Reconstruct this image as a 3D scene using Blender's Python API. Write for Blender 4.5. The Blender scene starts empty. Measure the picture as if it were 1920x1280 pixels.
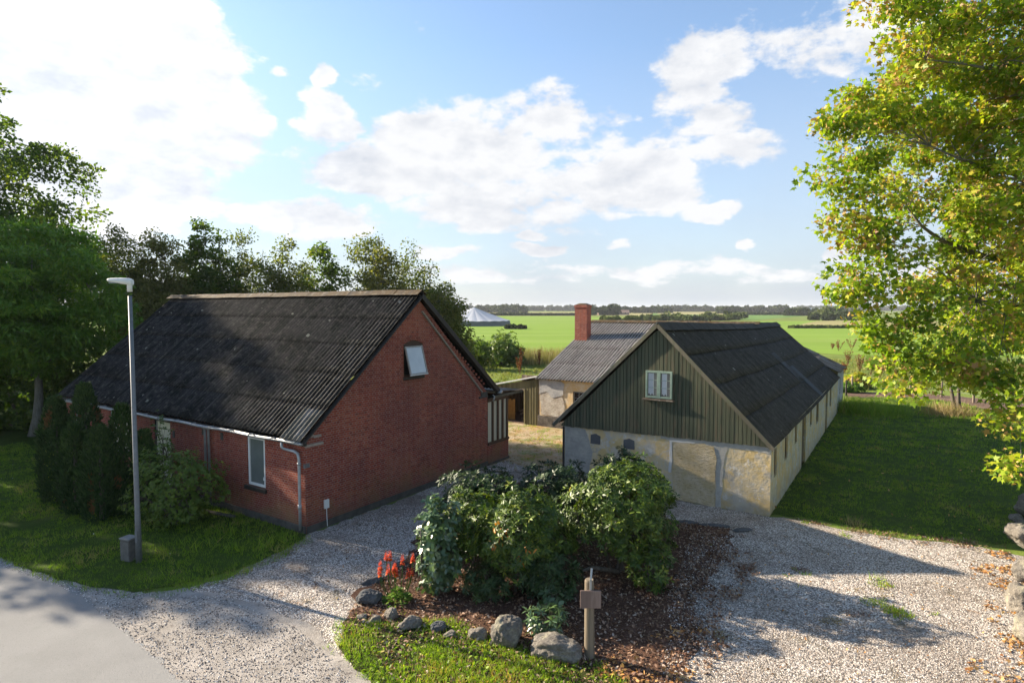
import bpy, bmesh, math, random
import numpy as np
from mathutils import Vector, Matrix, noise as mnoise
R = math.radians
sc = bpy.context.scene
col = sc.collection

# ------------------------------------------------------------------ camera, sky, sun, exposure
F = 1130.0                      # focal length in pixels of the 1920 px photograph
CH = 6.3                        # camera height
PT = math.atan2(62, F)          # pitch below the horizon
cam = bpy.data.cameras.new('camera'); camo = bpy.data.objects.new('camera', cam); col.objects.link(camo)
cam.sensor_width = 36; cam.lens = 36 * F / 1920; cam.clip_end = 8000; cam.clip_start = 0.1
camo.location = (0, 0, CH); camo.rotation_euler = (math.pi / 2 - PT, 0, 0)
sc.camera = camo

SUN_EL, SUN_AZ = R(24.3), R(-65.0)         # azimuth from +Y towards +X
sun = bpy.data.lights.new('sun', 'SUN'); sun.energy = 5.0; sun.angle = R(0.6); sun.color = (1.0, .87, .68)
suno = bpy.data.objects.new('sun', sun); col.objects.link(suno)
sd = Vector((math.sin(SUN_AZ) * math.cos(SUN_EL), math.cos(SUN_AZ) * math.cos(SUN_EL), math.sin(SUN_EL)))
suno.rotation_euler = sd.to_track_quat('Z', 'Y').to_euler()
sc.view_settings.view_transform = 'Standard'; sc.view_settings.look = 'None'
sc.view_settings.exposure = 1.68; sc.view_settings.gamma = 1.0

def ray(x, y):
    a = (x - 960) / F; b = (640 - y) / F
    return Vector((a, math.cos(PT) + b * math.sin(PT), -math.sin(PT) + b * math.cos(PT)))
def G(x, y, z=0.0):             # where a line of sight meets height z
    d = ray(x, y); t = (z - CH) / d.z
    return Vector((d.x * t, d.y * t, z))
def AD(x, y, D):                # point at ground distance D along a line of sight
    d = ray(x, y); t = D / d.y
    return Vector((d.x * t, D, CH + d.z * t))

world = bpy.data.worlds.new('World'); sc.world = world; world.use_nodes = True
def build_world():
    nt = world.node_tree; nt.nodes.clear(); N = nt.nodes.new; L = nt.links.new
    def math_(op, a, b=None, c=None, clamp=False):
        n = N('ShaderNodeMath'); n.operation = op; n.use_clamp = clamp
        for i, v in enumerate((a, b, c)):
            if v is None: continue
            if isinstance(v, (int, float)): n.inputs[i].default_value = v
            else: L(v, n.inputs[i])
        return n.outputs[0]
    out = N('ShaderNodeOutputWorld')
    sky = N('ShaderNodeTexSky'); sky.sky_type = 'NISHITA'; sky.sun_disc = False
    sky.sun_elevation = SUN_EL; sky.sun_rotation = SUN_AZ; sky.air_density = 1.0; sky.dust_density = .4; sky.ozone_density = 1.8
    bg = N('ShaderNodeBackground'); bg.inputs[1].default_value = .080; L(sky.outputs[0], bg.inputs[0])
    tc = N('ShaderNodeTexCoord'); nz = N('ShaderNodeVectorMath'); nz.operation = 'NORMALIZE'; L(tc.outputs['Generated'], nz.inputs[0])
    sp = N('ShaderNodeSeparateXYZ'); L(nz.outputs[0], sp.inputs[0])
    az = math_('ARCTAN2', sp.outputs[0], sp.outputs[1]); el = math_('ARCSINE', sp.outputs[2])
    # clouds get flatter towards the horizon
    elw = math_('POWER', math_('MAXIMUM', el, 0.0001), .8)
    cmb = N('ShaderNodeCombineXYZ'); L(az, cmb.inputs[0]); L(math_('MULTIPLY', elw, 1.7), cmb.inputs[1])
    def fbm(scale, off, detail=9, rough=.55):
        v = N('ShaderNodeVectorMath'); v.operation = 'ADD'; L(cmb.outputs[0], v.inputs[0]); v.inputs[1].default_value = off
        n = N('ShaderNodeTexNoise'); n.inputs['Scale'].default_value = scale; n.inputs['Detail'].default_value = detail
        n.inputs['Roughness'].default_value = rough; L(v.outputs[0], n.inputs['Vector']); return n.outputs[0]
    n1 = fbm(8.5, (3.1, 7.7, 0), 12, .6); n2 = fbm(8.5, (3.1 + .016, 7.7 - .03, 0), 12, .6); n3 = fbm(2.6, (11, 2, 5), 5); nf = fbm(24, (1, 2, 3), 6, .6)
    blobs = [  # centre px, radii px, weight
        (130, 120, 330, 230, 1.5), (330, 60, 90, 110, 1.1), (380, 240, 135, 70, 1.2), (40, 330, 300, 150, 1.5), (-400, 100, 520, 420, 1.5), (220, 330, 190, 80, 1.0),
        (870, 290, 165, 95, 1.05), (715, 320, 150, 48, 1.0), (610, 235, 60, 55, 1.1), (900, 380, 140, 50, .9), (1030, 235, 140, 75, .7), (1040, 345, 90, 55, .75),
        (1180, 335, 150, 72, 1.05), (1380, 282, 95, 36, .75), (1310, 130, 105, 90, .9), (1345, 215, 70, 60, .68), (1320, 393, 60, 24, 1.0), (1500, 70, 150, 90, .55),
        (1660, 40, 150, 80, .8), (1566, 456, 28, 20, 1.0), (1400, 464, 22, 13, .95), (615, 150, 25, 24, .85), (522, 143, 22, 12, .7),
        (432, 128, 38, 20, .8), (590, 412, 130, 42, .9), (840, 470, 75, 15, .8), (1005, 466, 60, 13, .85), (1000, 438, 40, 12, .8), (1160, 450, 20, 10, .7),
        (930, 515, 200, 24, .62), (1230, 510, 230, 22, .6), (1450, 520, 170, 22, .55), (1050, 400, 90, 40, .6), (1700, 500, 200, 50, .6)]
    wn = N('ShaderNodeTexNoise'); wn.inputs['Scale'].default_value = 9; wn.inputs['Detail'].default_value = 10; L(cmb.outputs[0], wn.inputs['Vector'])
    ws_ = N('ShaderNodeSeparateColor'); L(wn.outputs['Color'], ws_.inputs[0])
    azw = math_('ADD', az, math_('MULTIPLY', math_('SUBTRACT', ws_.outputs[0], .5), .085)); elw2 = math_('ADD', el, math_('MULTIPLY', math_('SUBTRACT', ws_.outputs[1], .5), .06))
    acc = None
    for (x, y, rx, ry, w) in blobs:
        def ae(px, py):
            d = ray(px, py).normalized(); return math.atan2(d.x, d.y), math.asin(d.z)
        a0, e0 = ae(x, y); a1, _ = ae(x + rx, y); _, e1 = ae(x, y - ry)
        rax, ree = abs(a1 - a0), abs(e1 - e0)
        da = math_('MULTIPLY', math_('SUBTRACT', azw, a0), 1 / rax); de = math_('MULTIPLY', math_('SUBTRACT', elw2, e0), 1 / ree)
        d2 = math_('ADD', math_('MULTIPLY', da, da), math_('MULTIPLY', de, de))
        m = math_('MULTIPLY', math_('SUBTRACT', 1.0, math_('MULTIPLY', d2, .62), clamp=True), w)
        acc = m if acc is None else math_('MAXIMUM', acc, m)
    # behind the camera and overhead: ordinary broken cloud
    back = math_('MULTIPLY', math_('SUBTRACT', .15, sp.outputs[1], clamp=True), 1.5, clamp=True)
    acc = math_('MAXIMUM', acc, math_('MULTIPLY', back, .10))
    field = math_('ADD', acc, math_('MULTIPLY', math_('SUBTRACT', n1, .5), 1.9))
    field = math_('ADD', field, math_('MULTIPLY', math_('SUBTRACT', nf, .5), .95))
    mr = N('ShaderNodeMapRange'); mr.interpolation_type = 'SMOOTHSTEP'; L(field, mr.inputs[0]); mr.inputs[1].default_value = .26; mr.inputs[2].default_value = .62
    # thin veil near the horizon
    veil = N('ShaderNodeMapRange'); L(el, veil.inputs[0]); veil.inputs[1].default_value = .0; veil.inputs[2].default_value = .40; veil.inputs[3].default_value = 1.0; veil.inputs[4].default_value = .05
    veil2 = math_('MULTIPLY', veil.outputs[0], math_('ADD', math_('MULTIPLY', n3, .6), .62), clamp=True)
    mask = mr.outputs[0]
    # thickness shading: lit towards the sun, greyer on the lower side
    sh = math_('ADD', math_('MULTIPLY', math_('SUBTRACT', n3, .45), -1.3), math_('ADD', .92, math_('MULTIPLY', math_('SUBTRACT', n1, n2), 2.0)))
    sh = math_('SUBTRACT', sh, math_('MULTIPLY', math_('SUBTRACT', field, .70, clamp=True), .30), clamp=True)
    cr = N('ShaderNodeMix'); cr.data_type = 'RGBA'; L(sh, cr.inputs[0]); cr.inputs[6].default_value = (.52, .58, .69, 1); cr.inputs[7].default_value = (.97, .98, 1.0, 1)
    # glare near the sun
    dt = N('ShaderNodeVectorMath'); dt.operation = 'DOT_PRODUCT'; L(nz.outputs[0], dt.inputs[0]); dt.inputs[1].default_value = tuple(sd)
    gl = N('ShaderNodeMapRange'); L(dt.outputs['Value'], gl.inputs[0]); gl.inputs[1].default_value = .62; gl.inputs[2].default_value = .95; gl.inputs[3].default_value = 0; gl.inputs[4].default_value = 1.0
    st = math_('ADD', math_('MULTIPLY', gl.outputs[0], .12), .315)
    bc = N('ShaderNodeBackground'); L(cr.outputs[2], bc.inputs[0]); L(st, bc.inputs[1])
    bv = N('ShaderNodeBackground'); bv.inputs[0].default_value = (.66, .74, .88, 1); bv.inputs[1].default_value = .27
    mv = N('ShaderNodeMixShader'); L(veil2, mv.inputs[0]); L(bg.outputs[0], mv.inputs[1]); L(bv.outputs[0], mv.inputs[2])
    mx = N('ShaderNodeMixShader'); L(mask, mx.inputs[0]); L(mv.outputs[0], mx.inputs[1]); L(bc.outputs[0], mx.inputs[2]); L(mx.outputs[0], out.inputs[0])
build_world()

# ------------------------------------------------------------------ object helpers
def tag(o, label=None, cat=None, group=None, kind=None):
    if label: o['label'] = label
    if cat: o['category'] = cat
    if group: o['group'] = group
    if kind: o['kind'] = kind
    return o
def thing(name, label, cat, loc=(0, 0, 0), rz=0.0, group=None):
    o = bpy.data.objects.new(name, None); col.objects.link(o); o.location = loc; o.rotation_euler.z = rz
    o.empty_display_size = .3
    return tag(o, label, cat, group)
def link(name, me, mat, parent=None):
    o = bpy.data.objects.new(name, me); col.objects.link(o)
    if mat is not None: me.materials.append(mat)
    if parent is not None: o.parent = parent
    return o
def copy_tree(o, parent=None):
    c = o.copy(); col.objects.link(c); c.parent = parent
    for ch in list(o.children): copy_tree(ch, c)
    return c

class MB:
    """collects geometry and links it as one mesh object"""
    def __init__(s): s.v = []; s.f = []; s.uv = {}
    def add(s, vs, fs, uvs=None):
        b = len(s.v); s.v += [tuple(p) for p in vs]
        for k, f in enumerate(fs):
            if uvs is not None: s.uv[len(s.f)] = uvs[k]
            s.f.append(tuple(b + i for i in f))
        return s
    def box(s, a, b, skew=None):
        x0, y0, z0 = a; x1, y1, z1 = b
        return s.add([(x0, y0, z0), (x1, y0, z0), (x1, y1, z0), (x0, y1, z0), (x0, y0, z1), (x1, y0, z1), (x1, y1, z1), (x0, y1, z1)],
                     [(0, 3, 2, 1), (4, 5, 6, 7), (0, 1, 5, 4), (1, 2, 6, 5), (2, 3, 7, 6), (3, 0, 4, 7)])
    def beam(s, p, q, w, h, up=(0, 0, 1)):       # rectangular bar from p to q
        p = Vector(p); q = Vector(q); d = (q - p).normalized(); u = Vector(up); sx = d.cross(u).normalized(); uu = sx.cross(d).normalized()
        vs = []
        for c in (p, q):
            for (a, b) in ((-1, -1), (1, -1), (1, 1), (-1, 1)): vs.append(c + sx * (a * w / 2) + uu * (b * h / 2))
        return s.add(vs, [(3, 2, 1, 0), (4, 5, 6, 7), (0, 1, 5, 4), (1, 2, 6, 5), (2, 3, 7, 6), (3, 0, 4, 7)])
    def tube(s, pts, rad, n=8, cap=True):
        pts = [Vector(p) for p in pts]
        if isinstance(rad, (int, float)): rad = [rad] * len(pts)
        vs = []; prev = None
        for i, p in enumerate(pts):
            d = (pts[min(i + 1, len(pts) - 1)] - pts[max(i - 1, 0)]).normalized()
            a = Vector((0, 0, 1)) if abs(d.z) < .9 else Vector((1, 0, 0))
            if prev is not None: x = (prev - d * prev.dot(d)).normalized()
            else: x = d.cross(a).normalized()
            prev = x; y = d.cross(x)
            for k in range(n):
                t = 2 * math.pi * k / n; vs.append(p + (x * math.cos(t) + y * math.sin(t)) * rad[i])
        fs = [(i * n + k, i * n + (k + 1) % n, (i + 1) * n + (k + 1) % n, (i + 1) * n + k) for i in range(len(pts) - 1) for k in range(n)]
        if cap: fs += [tuple(range(n))[::-1], tuple((len(pts) - 1) * n + k for k in range(n))]
        return s.add(vs, fs)
    def build(s, name, mat, parent=None, smooth=False, bevel=0, solid=0):
        me = bpy.data.meshes.new(name); me.from_pydata(s.v, [], s.f); me.update()
        uvl = me.uv_layers.new(name='UVMap')
        for p in me.polygons:
            n = p.normal
            cu = s.uv.get(p.index)
            for j, li in enumerate(p.loop_indices):
                if cu is not None: uvl.data[li].uv = cu[j]; continue
                c = me.vertices[me.loops[li].vertex_index].co
                if abs(n.z) > .8: uvl.data[li].uv = (c.x, c.y)
                elif abs(n.x) > abs(n.y): uvl.data[li].uv = (c.y, c.z)
                else: uvl.data[li].uv = (c.x, c.z)
        if smooth:
            for p in me.polygons: p.use_smooth = True
        o = link(name, me, mat, parent)
        if bevel:
            m = o.modifiers.new('bevel', 'BEVEL'); m.width = bevel; m.segments = 2; m.limit_method = 'ANGLE'
        if solid:
            m = o.modifiers.new('solid', 'SOLIDIFY'); m.thickness = solid; m.offset = -1
        return o

def wall_face(mb, o, xd, outline, holes=(), depth=.12, inward=(0, 1, 0)):
    """flat wall in local coordinates with real openings and their reveals"""
    o = Vector(o); xd = Vector(xd); inn = Vector(inward)
    P = lambda s, z: o + xd * s + Vector((0, 0, z))
    bm = bmesh.new(); edges = []
    for loop in [outline] + list(holes):
        vs = [bm.verts.new(P(*q)) for q in loop]
        edges += [bm.edges.new((vs[i], vs[(i + 1) % len(vs)])) for i in range(len(vs))]
    bmesh.ops.triangle_fill(bm, edges=edges, use_beauty=True, use_dissolve=False)
    bm.verts.index_update(); bm.normal_update()
    fs = []
    for f in bm.faces:
        idx = [v.index for v in f.verts]
        if f.normal.dot(inn) > 0: idx.reverse()
        fs.append(tuple(idx))
    mb.add([v.co.copy() for v in bm.verts], fs); bm.free()
    for h in holes:
        n = len(h); a = [P(*q) for q in h]; b = [p + inn * depth for p in a]
        mb.add(a + b, [(i, (i + 1) % n, n + (i + 1) % n, n + i) for i in range(n)])
def rect(x0, z0, x1, z1): return [(x0, z0), (x1, z0), (x1, z1), (x0, z1)]

def corr(mb, o, along, down, length, slope, wl=.177, amp=.026, courses=4, lap=.018, sag=None, seg=6, jit=.0, rnd=None):
    """corrugated sheet roofing: every wave and every lap is geometry"""
    o = Vector(o); along = Vector(along).normalized(); down = Vector(down).normalized(); nrm = along.cross(down)
    if nrm.z < 0: nrm = -nrm
    nx = max(2, int(length / wl * seg)); rs = []
    for c in range(courses):
        t0 = slope * c / courses; t1 = slope * (c + 1) / courses + (.09 if c < courses - 1 else 0)
        rs.append((t0, t1, (courses - 1 - c)))
    for ci, (t0, t1, k) in enumerate(rs):
        rows = 5; vs = []; us = []
        for r in range(rows):
            t = t0 + (t1 - t0) * r / (rows - 1); ft = r / (rows - 1)
            for i in range(nx + 1):
                s = length * i / nx
                h = amp * math.cos(2 * math.pi * s / wl) + lap * ft
                if jit:
                    sheet = math.floor(s / 1.1); h += jit * (mnoise.noise(Vector((sheet * 3.7, ci * 5.1, 1.3))) * (.4 + ft)) + jit * .6 * mnoise.noise(Vector((s * .6, t * .6, ci)))
                p = o + along * s + down * t + nrm * h
                if jit and r == rows - 1: p = p + down * (jit * .8 * mnoise.noise(Vector((math.floor(s / 1.1) * 9.1, ci * 2.2, 7))))
                if sag: p.z += sag(p)
                vs.append(p); us.append((s, t))
        fs = []; uu = []
        for r in range(rows - 1):
            for i in range(nx):
                q = (r * (nx + 1) + i, r * (nx + 1) + i + 1, (r + 1) * (nx + 1) + i + 1, (r + 1) * (nx + 1) + i)
                if along.cross(down).z < 0: q = q[::-1]
                fs.append(q); uu.append([us[j] for j in q])
        mb.add(vs, fs, uu)

# ------------------------------------------------------------------ materials
def mat_new(name):
    m = bpy.data.materials.new(name); m.use_nodes = True; nt = m.node_tree; b = nt.nodes['Principled BSDF']
    return m, nt, b
class NB:
    def __init__(s, nt): s.nt = nt
    def n(s, t, **kw):
        x = s.nt.nodes.new(t)
        for k, v in kw.items(): setattr(x, k, v)
        return x
    def l(s, a, b): s.nt.links.new(a, b)
    def co(s, kind='Object'): return s.n('ShaderNodeTexCoord').outputs[kind]
    def noise(s, vec, scale, detail=4, rough=.55, out=0, dist=0):
        x = s.n('ShaderNodeTexNoise'); x.inputs['Scale'].default_value = scale; x.inputs['Detail'].default_value = detail
        x.inputs['Roughness'].default_value = rough; x.inputs['Distortion'].default_value = dist; s.l(vec, x.inputs['Vector']); return x.outputs[out]
    def map(s, vec, scale=(1, 1, 1), loc=(0, 0, 0), rot=(0, 0, 0)):
        x = s.n('ShaderNodeMapping'); x.inputs['Scale'].default_value = scale; x.inputs['Location'].default_value = loc; x.inputs['Rotation'].default_value = rot
        s.l(vec, x.inputs['Vector']); return x.outputs[0]
    def ramp(s, fac, stops, interp='LINEAR'):
        x = s.n('ShaderNodeValToRGB'); r = x.color_ramp; r.interpolation = interp
        while len(r.elements) > 1: r.elements.remove(r.elements[-1])
        for i, (p, c) in enumerate(stops):
            e = r.elements[0] if i == 0 else r.elements.new(p)
            e.position = p; e.color = (c[0], c[1], c[2], 1) if not isinstance(c, (int, float)) else (c, c, c, 1)
        s.l(fac, x.inputs[0]); return x.outputs[0]
    def mix(s, f, a, b, mode='MIX'):
        x = s.n('ShaderNodeMix'); x.data_type = 'RGBA'; x.blend_type = mode
        for i, v in ((0, f), (6, a), (7, b)):
            if isinstance(v, (int, float)): x.inputs[i].default_value = v
            elif isinstance(v, tuple): x.inputs[i].default_value = (*v[:3], 1)
            else: s.l(v, x.inputs[i])
        return x.outputs[2]
    def m(s, op, a, b=None, clamp=False):
        x = s.n('ShaderNodeMath', operation=op, use_clamp=clamp)
        for i, v in ((0, a), (1, b)):
            if v is None: continue
            if isinstance(v, (int, float)): x.inputs[i].default_value = v
            else: s.l(v, x.inputs[i])
        return x.outputs[0]
    def bump(s, h, dist=.01, strength=1.0, normal=None):
        x = s.n('ShaderNodeBump'); x.inputs['Distance'].default_value = dist; x.inputs['Strength'].default_value = strength; s.l(h, x.inputs['Height'])
        if normal is not None: s.l(normal, x.inputs['Normal'])
        return x.outputs[0]

def simple(name, c, rough=.7, var=.25, scale=6, metal=0.0, bump=.0, spec=.3, c2=None, bs=60):
    m, nt, b = mat_new(name); q = NB(nt); co = q.co()
    n = q.noise(co, scale, 5)
    c2 = c2 or tuple(x * (1 - var) for x in c); c1 = c if c2 != c else c
    k = q.ramp(n, [(.3, c2), (.7, c1)])
    q.l(k, b.inputs['Base Color']); b.inputs['Roughness'].default_value = rough; b.inputs['Metallic'].default_value = metal
    b.inputs['Specular IOR Level'].default_value = spec
    if bump: q.l(q.bump(q.noise(co, bs, 4), bump), b.inputs['Normal'])
    return m

def m_brick(name='brickwork', moss=True):
    m, nt, b = mat_new(name); q = NB(nt); uv = q.co('UV')
    wob = q.noise(uv, 9, 2, out=1)
    x = q.n('ShaderNodeVectorMath', operation='MULTIPLY_ADD'); q.l(wob, x.inputs[0]); x.inputs[1].default_value = (.008, .006, 0); q.l(uv, x.inputs[2])
    br = q.n('ShaderNodeTexBrick'); q.l(x.outputs[0], br.inputs['Vector'])
    br.inputs['Scale'].default_value = 1; br.inputs['Brick Width'].default_value = .24; br.inputs['Row Height'].default_value = .0667
    br.inputs['Mortar Size'].default_value = .0075; br.inputs['Mortar Smooth'].default_value = .35; br.inputs['Bias'].default_value = 0
    br.offset = .5; br.squash = .5; br.squash_frequency = 2
    br.inputs['Color1'].default_value = (0, 0, 0, 1); br.inputs['Color2'].default_value = (1, 1, 1, 1); br.inputs['Mortar'].default_value = (.5, .5, .5, 1)
    big = q.noise(uv, .55, 4); med = q.noise(uv, 3.5, 5)
    f = q.m('ADD', q.m('MULTIPLY', br.outputs['Color'], .6), q.m('MULTIPLY', med, .5))
    c = q.ramp(f, [(.12, (.13, .030, .018)), (.35, (.26, .045, .022)), (.6, (.34, .066, .032)), (.85, (.37, .105, .050)), (1, (.12, .028, .022))])
    c = q.mix(q.ramp(big, [(.38, 0.0), (.6, .6)]), c, (.15, .024, .020))
    c = q.mix(q.ramp(q.noise(q.map(uv, loc=(7, 3, 0)), .8, 5), [(.52, 0.0), (.66, .45)]), c, (.30, .095, .05))
    mo = q.ramp(q.noise(uv, 7, 4), [(.3, (.19, .12, .10)), (.7, (.38, .28, .24))])
    c = q.mix(br.outputs['Fac'], c, mo)
    ef = q.ramp(q.noise(q.map(uv, (1, 1.6, 1)), 1.9, 6, .65), [(.60, 0.0), (.74, .16)])          # pale bloom on old bricks
    c = q.mix(ef, c, (.50, .38, .36))
    if moss:
        s = q.n('ShaderNodeSeparateXYZ'); q.l(uv, s.inputs[0])
        low = q.m('SUBTRACT', 1.0, q.m('MULTIPLY', s.outputs[1], .75), clamp=True)
        mk = q.m('MULTIPLY', low, q.ramp(q.noise(uv, 1.3, 5), [(.42, 0.0), (.6, 1.0)]), clamp=True)
        c = q.mix(q.m('MULTIPLY', mk, .55), c, (.20, .15, .05))
        base = q.m('SUBTRACT', 1.0, q.m('ADD', q.m('MULTIPLY', s.outputs[1], 1.5), q.m('MULTIPLY', q.m('SUBTRACT', big, .5), 1.6)), clamp=True)
        c = q.mix(q.m('MULTIPLY', base, .6), c, (.10, .075, .062))
    q.l(c, b.inputs['Base Color']); b.inputs['Roughness'].default_value = .85; b.inputs['Specular IOR Level'].default_value = .25
    h = q.m('SUBTRACT', q.m('MULTIPLY', q.noise(uv, 60, 3), .35), br.outputs['Fac'])
    q.l(q.bump(h, .008, .9), b.inputs['Normal'])
    return m

def m_corr(name, dark, light, moss=(.03, .032, .02), mossy=.5, speck=True, rough=.75, lichen=.0, valley=.0):
    m, nt, b = mat_new(name); q = NB(nt); uv = q.co('UV')
    st = q.noise(q.map(uv, (5.6, .35, 1)), 1.6, 6, .65)
    c = q.ramp(st, [(.32, dark), (.68, light)])
    mn = q.noise(q.map(uv, (1.7, .55, 1)), 1.6, 8, .68)
    c = q.mix(q.ramp(mn, [(.5 - mossy * .25, 1.0), (.62 - mossy * .15, 0.0)]), c, moss)
    bl = q.noise(uv, 15, 5, .75)
    if valley:      # bright and dark of the ribs put into the colour, as dirt and moss in valleys
        s_ = q.n('ShaderNodeSeparateXYZ'); q.l(uv, s_.inputs[0]); w_ = q.m('COSINE', q.m('MULTIPLY', s_.outputs[0], 2 * math.pi / .177))
        vf = q.m('ADD', q.m('MULTIPLY', w_, -.9), q.m('MULTIPLY', q.m('SUBTRACT', mn, .5), 2.2))
        c = q.mix(q.ramp(vf, [(.25, 0.0), (.62, valley)]), c, moss)
    c = q.mix(q.ramp(bl, [(.56, 0.0), (.64, .75)]), c, tuple(x * .55 for x in moss))
    if speck:
        v = q.n('ShaderNodeTexVoronoi'); v.inputs['Scale'].default_value = 2.3; q.l(q.map(uv, (1.3, 1, 1)), v.inputs['Vector'])
        sz = q.n('ShaderNodeSeparateXYZ'); q.l(v.outputs['Color'], sz.inputs[0])
        lim = q.m('MULTIPLY', q.m('POWER', sz.outputs[0], 3.0), .17)
        sp = q.m('LESS_THAN', v.outputs['Distance'], lim)
        c = q.mix(q.m('MULTIPLY', sp, .75), c, (.26, .26, .22))
        bn = q.ramp(q.noise(uv, 1.3, 7, .7), [(.66, 0.0), (.73, .5)])
        c = q.mix(bn, c, (.07, .035, .018))
    if lichen:
        ln = q.noise(uv, 5, 6, .7); c = q.mix(q.ramp(ln, [(.52, 0.0), (.62, lichen)]), c, (.33, .30, .24))
    q.l(c, b.inputs['Base Color']); b.inputs['Roughness'].default_value = rough; b.inputs['Specular IOR Level'].default_value = .12
    hh = q.m('ADD', q.m('MULTIPLY', bl, .6), q.m('MULTIPLY', mn, .4))
    q.l(q.bump(hh, .03, .8), b.inputs['Normal'])
    return m

def m_plaster(name, side=False):
    m, nt, b = mat_new(name); q = NB(nt); uv = q.co('UV')
    big = q.noise(uv, .9, 6, .6, dist=.6); med = q.noise(uv, 2.6, 6, .65, dist=.8); fine = q.noise(uv, 22, 4)
    c = q.ramp(med, [(.28, (.36, .32, .25)), (.42, (.50, .43, .31)), (.55, (.60, .47, .27)), (.68, (.64, .55, .40))] if not side else
               [(.28, (.34, .31, .23)), (.5, (.50, .44, .28)), (.7, (.58, .52, .36))])
    c = q.mix(q.ramp(big, [(.50, 0.0), (.60, .6 if not side else .3)]), c, (.45, .43, .40))
    oc = q.ramp(q.noise(q.map(uv, loc=(5, 2, 0)), 1.3, 8, .72, dist=.4), [(.49, 0.0), (.56, .75)])
    c = q.mix(oc, c, (.58, .41, .16))
    wp = q.ramp(q.noise(q.map(uv, loc=(1, 9, 0)), 2.4, 8, .75), [(.56, 0.0), (.60, .7)]); c = q.mix(wp, c, (.60, .58, .53))
    gp = q.ramp(q.noise(q.map(uv, loc=(8, 5, 0)), 1.7, 6, .6), [(.60, 0.0), (.63, .6)]); c = q.mix(gp, c, (.30, .29, .27))
    pit = q.ramp(q.noise(uv, 11, 6, .8), [(.64, 0.0), (.70, .6)]); c = q.mix(pit, c, (.26, .21, .14))
    s = q.n('ShaderNodeSeparateXYZ'); q.l(uv, s.inputs[0])
    low = q.m('SUBTRACT', 1.0, q.m('MULTIPLY', s.outputs[1], 1.7 if not side else 1.2), clamp=True)
    c = q.mix(q.m('MULTIPLY', low, q.ramp(q.noise(uv, 3, 5), [(.3, .25), (.7, .8)])), c, (.23, .20, .15))
    wet = q.noise(q.map(uv, (3.5, .5, 1)), 1.2, 5); c = q.mix(q.ramp(wet, [(.58, 0.0), (.75, .35)]), c, (.27, .25, .22))
    q.l(c, b.inputs['Base Color']); b.inputs['Roughness'].default_value = .92; b.inputs['Specular IOR Level'].default_value = .15
    h = q.m('ADD', q.m('MULTIPLY', fine, .3), q.m('MULTIPLY', q.noise(uv, 5, 6), 1.0))
    q.l(q.bump(h, .035, .6), b.inputs['Normal'])
    return m
def m_patch(name, a, bb, bump=.03, scale=9, c3=None):
    m, nt, b = mat_new(name); q = NB(nt); uv = q.co('UV')
    n = q.noise(uv, 2.2, 7, .7); v = q.noise(q.map(uv, (1, 2.2, 1)), scale, 7, .75)
    c = q.ramp(n, [(.38, a), (.62, bb)])
    c = q.mix(q.ramp(v, [(.35, .6), (.5, 0.0)]), c, c3 or tuple(x * .55 for x in a))
    q.l(c, b.inputs['Base Color']); b.inputs['Roughness'].default_value = .95; b.inputs['Specular IOR Level'].default_value = .1
    q.l(q.bump(v, bump, 1.0), b.inputs['Normal']); return m

def m_boards(name, ca, cb, width=.13, weather=(.20, .15, .09)):
    m, nt, b = mat_new(name); q = NB(nt); uv = q.co('UV')
    s = q.n('ShaderNodeSeparateXYZ'); q.l(uv, s.inputs[0])
    bi = q.m('FLOOR', q.m('DIVIDE', s.outputs[0], width)); wn = q.n('ShaderNodeTexWhiteNoise', noise_dimensions='1D'); q.l(bi, wn.inputs['W'])
    gr = q.noise(q.map(uv, (14, .8, 1)), 3, 5, .6)
    f = q.m('ADD', q.m('MULTIPLY', wn.outputs['Value'], .6), q.m('MULTIPLY', gr, .4))
    c = q.ramp(f, [(.2, ca), (.8, cb)])
    we = q.noise(q.map(uv, (5, .6, 1)), 1.7, 5, .6)
    c = q.mix(q.ramp(we, [(.5, 0.0), (.66, .75)]), c, weather)
    q.l(c, b.inputs['Base Color']); b.inputs['Roughness'].default_value = .8; b.inputs['Specular IOR Level'].default_value = .2
    q.l(q.bump(gr, .004), b.inputs['Normal'])
    return m

def m_leaf(name, stops, trans=.35, rough=.5, spec=.35, back=None):
    m, nt, b = mat_new(name); q = NB(nt)
    at = q.n('ShaderNodeAttribute'); at.attribute_name = 'rnd'
    c = q.ramp(at.outputs['Fac'], stops)
    q.l(c, b.inputs['Base Color']); b.inputs['Roughness'].default_value = rough; b.inputs['Specular IOR Level'].default_value = spec
    if trans:
        tr = q.n('ShaderNodeBsdfTranslucent'); tc = q.mix(1.0, c, (1.25, 1.35, .55), 'MULTIPLY'); q.l(tc, tr.inputs[0])
        mx = q.n('ShaderNodeMixShader'); mx.inputs[0].default_value = trans; q.l(b.outputs[0], mx.inputs[1]); q.l(tr.outputs[0], mx.inputs[2])
        q.l(mx.outputs[0], nt.nodes['Material Output'].inputs[0])
    return m

def m_bark(name, c=(.14, .12, .10), c2=(.07, .06, .045)):
    m, nt, b = mat_new(name); q = NB(nt); co = q.co()
    n = q.noise(q.map(co, (1, 1, .25)), 14, 6, .7); q.l(q.ramp(n, [(.35, c2), (.65, c)]), b.inputs['Base Color'])
    b.inputs['Roughness'].default_value = .9; b.inputs['Specular IOR Level'].default_value = .1; q.l(q.bump(n, .02), b.inputs['Normal']); return m

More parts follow.
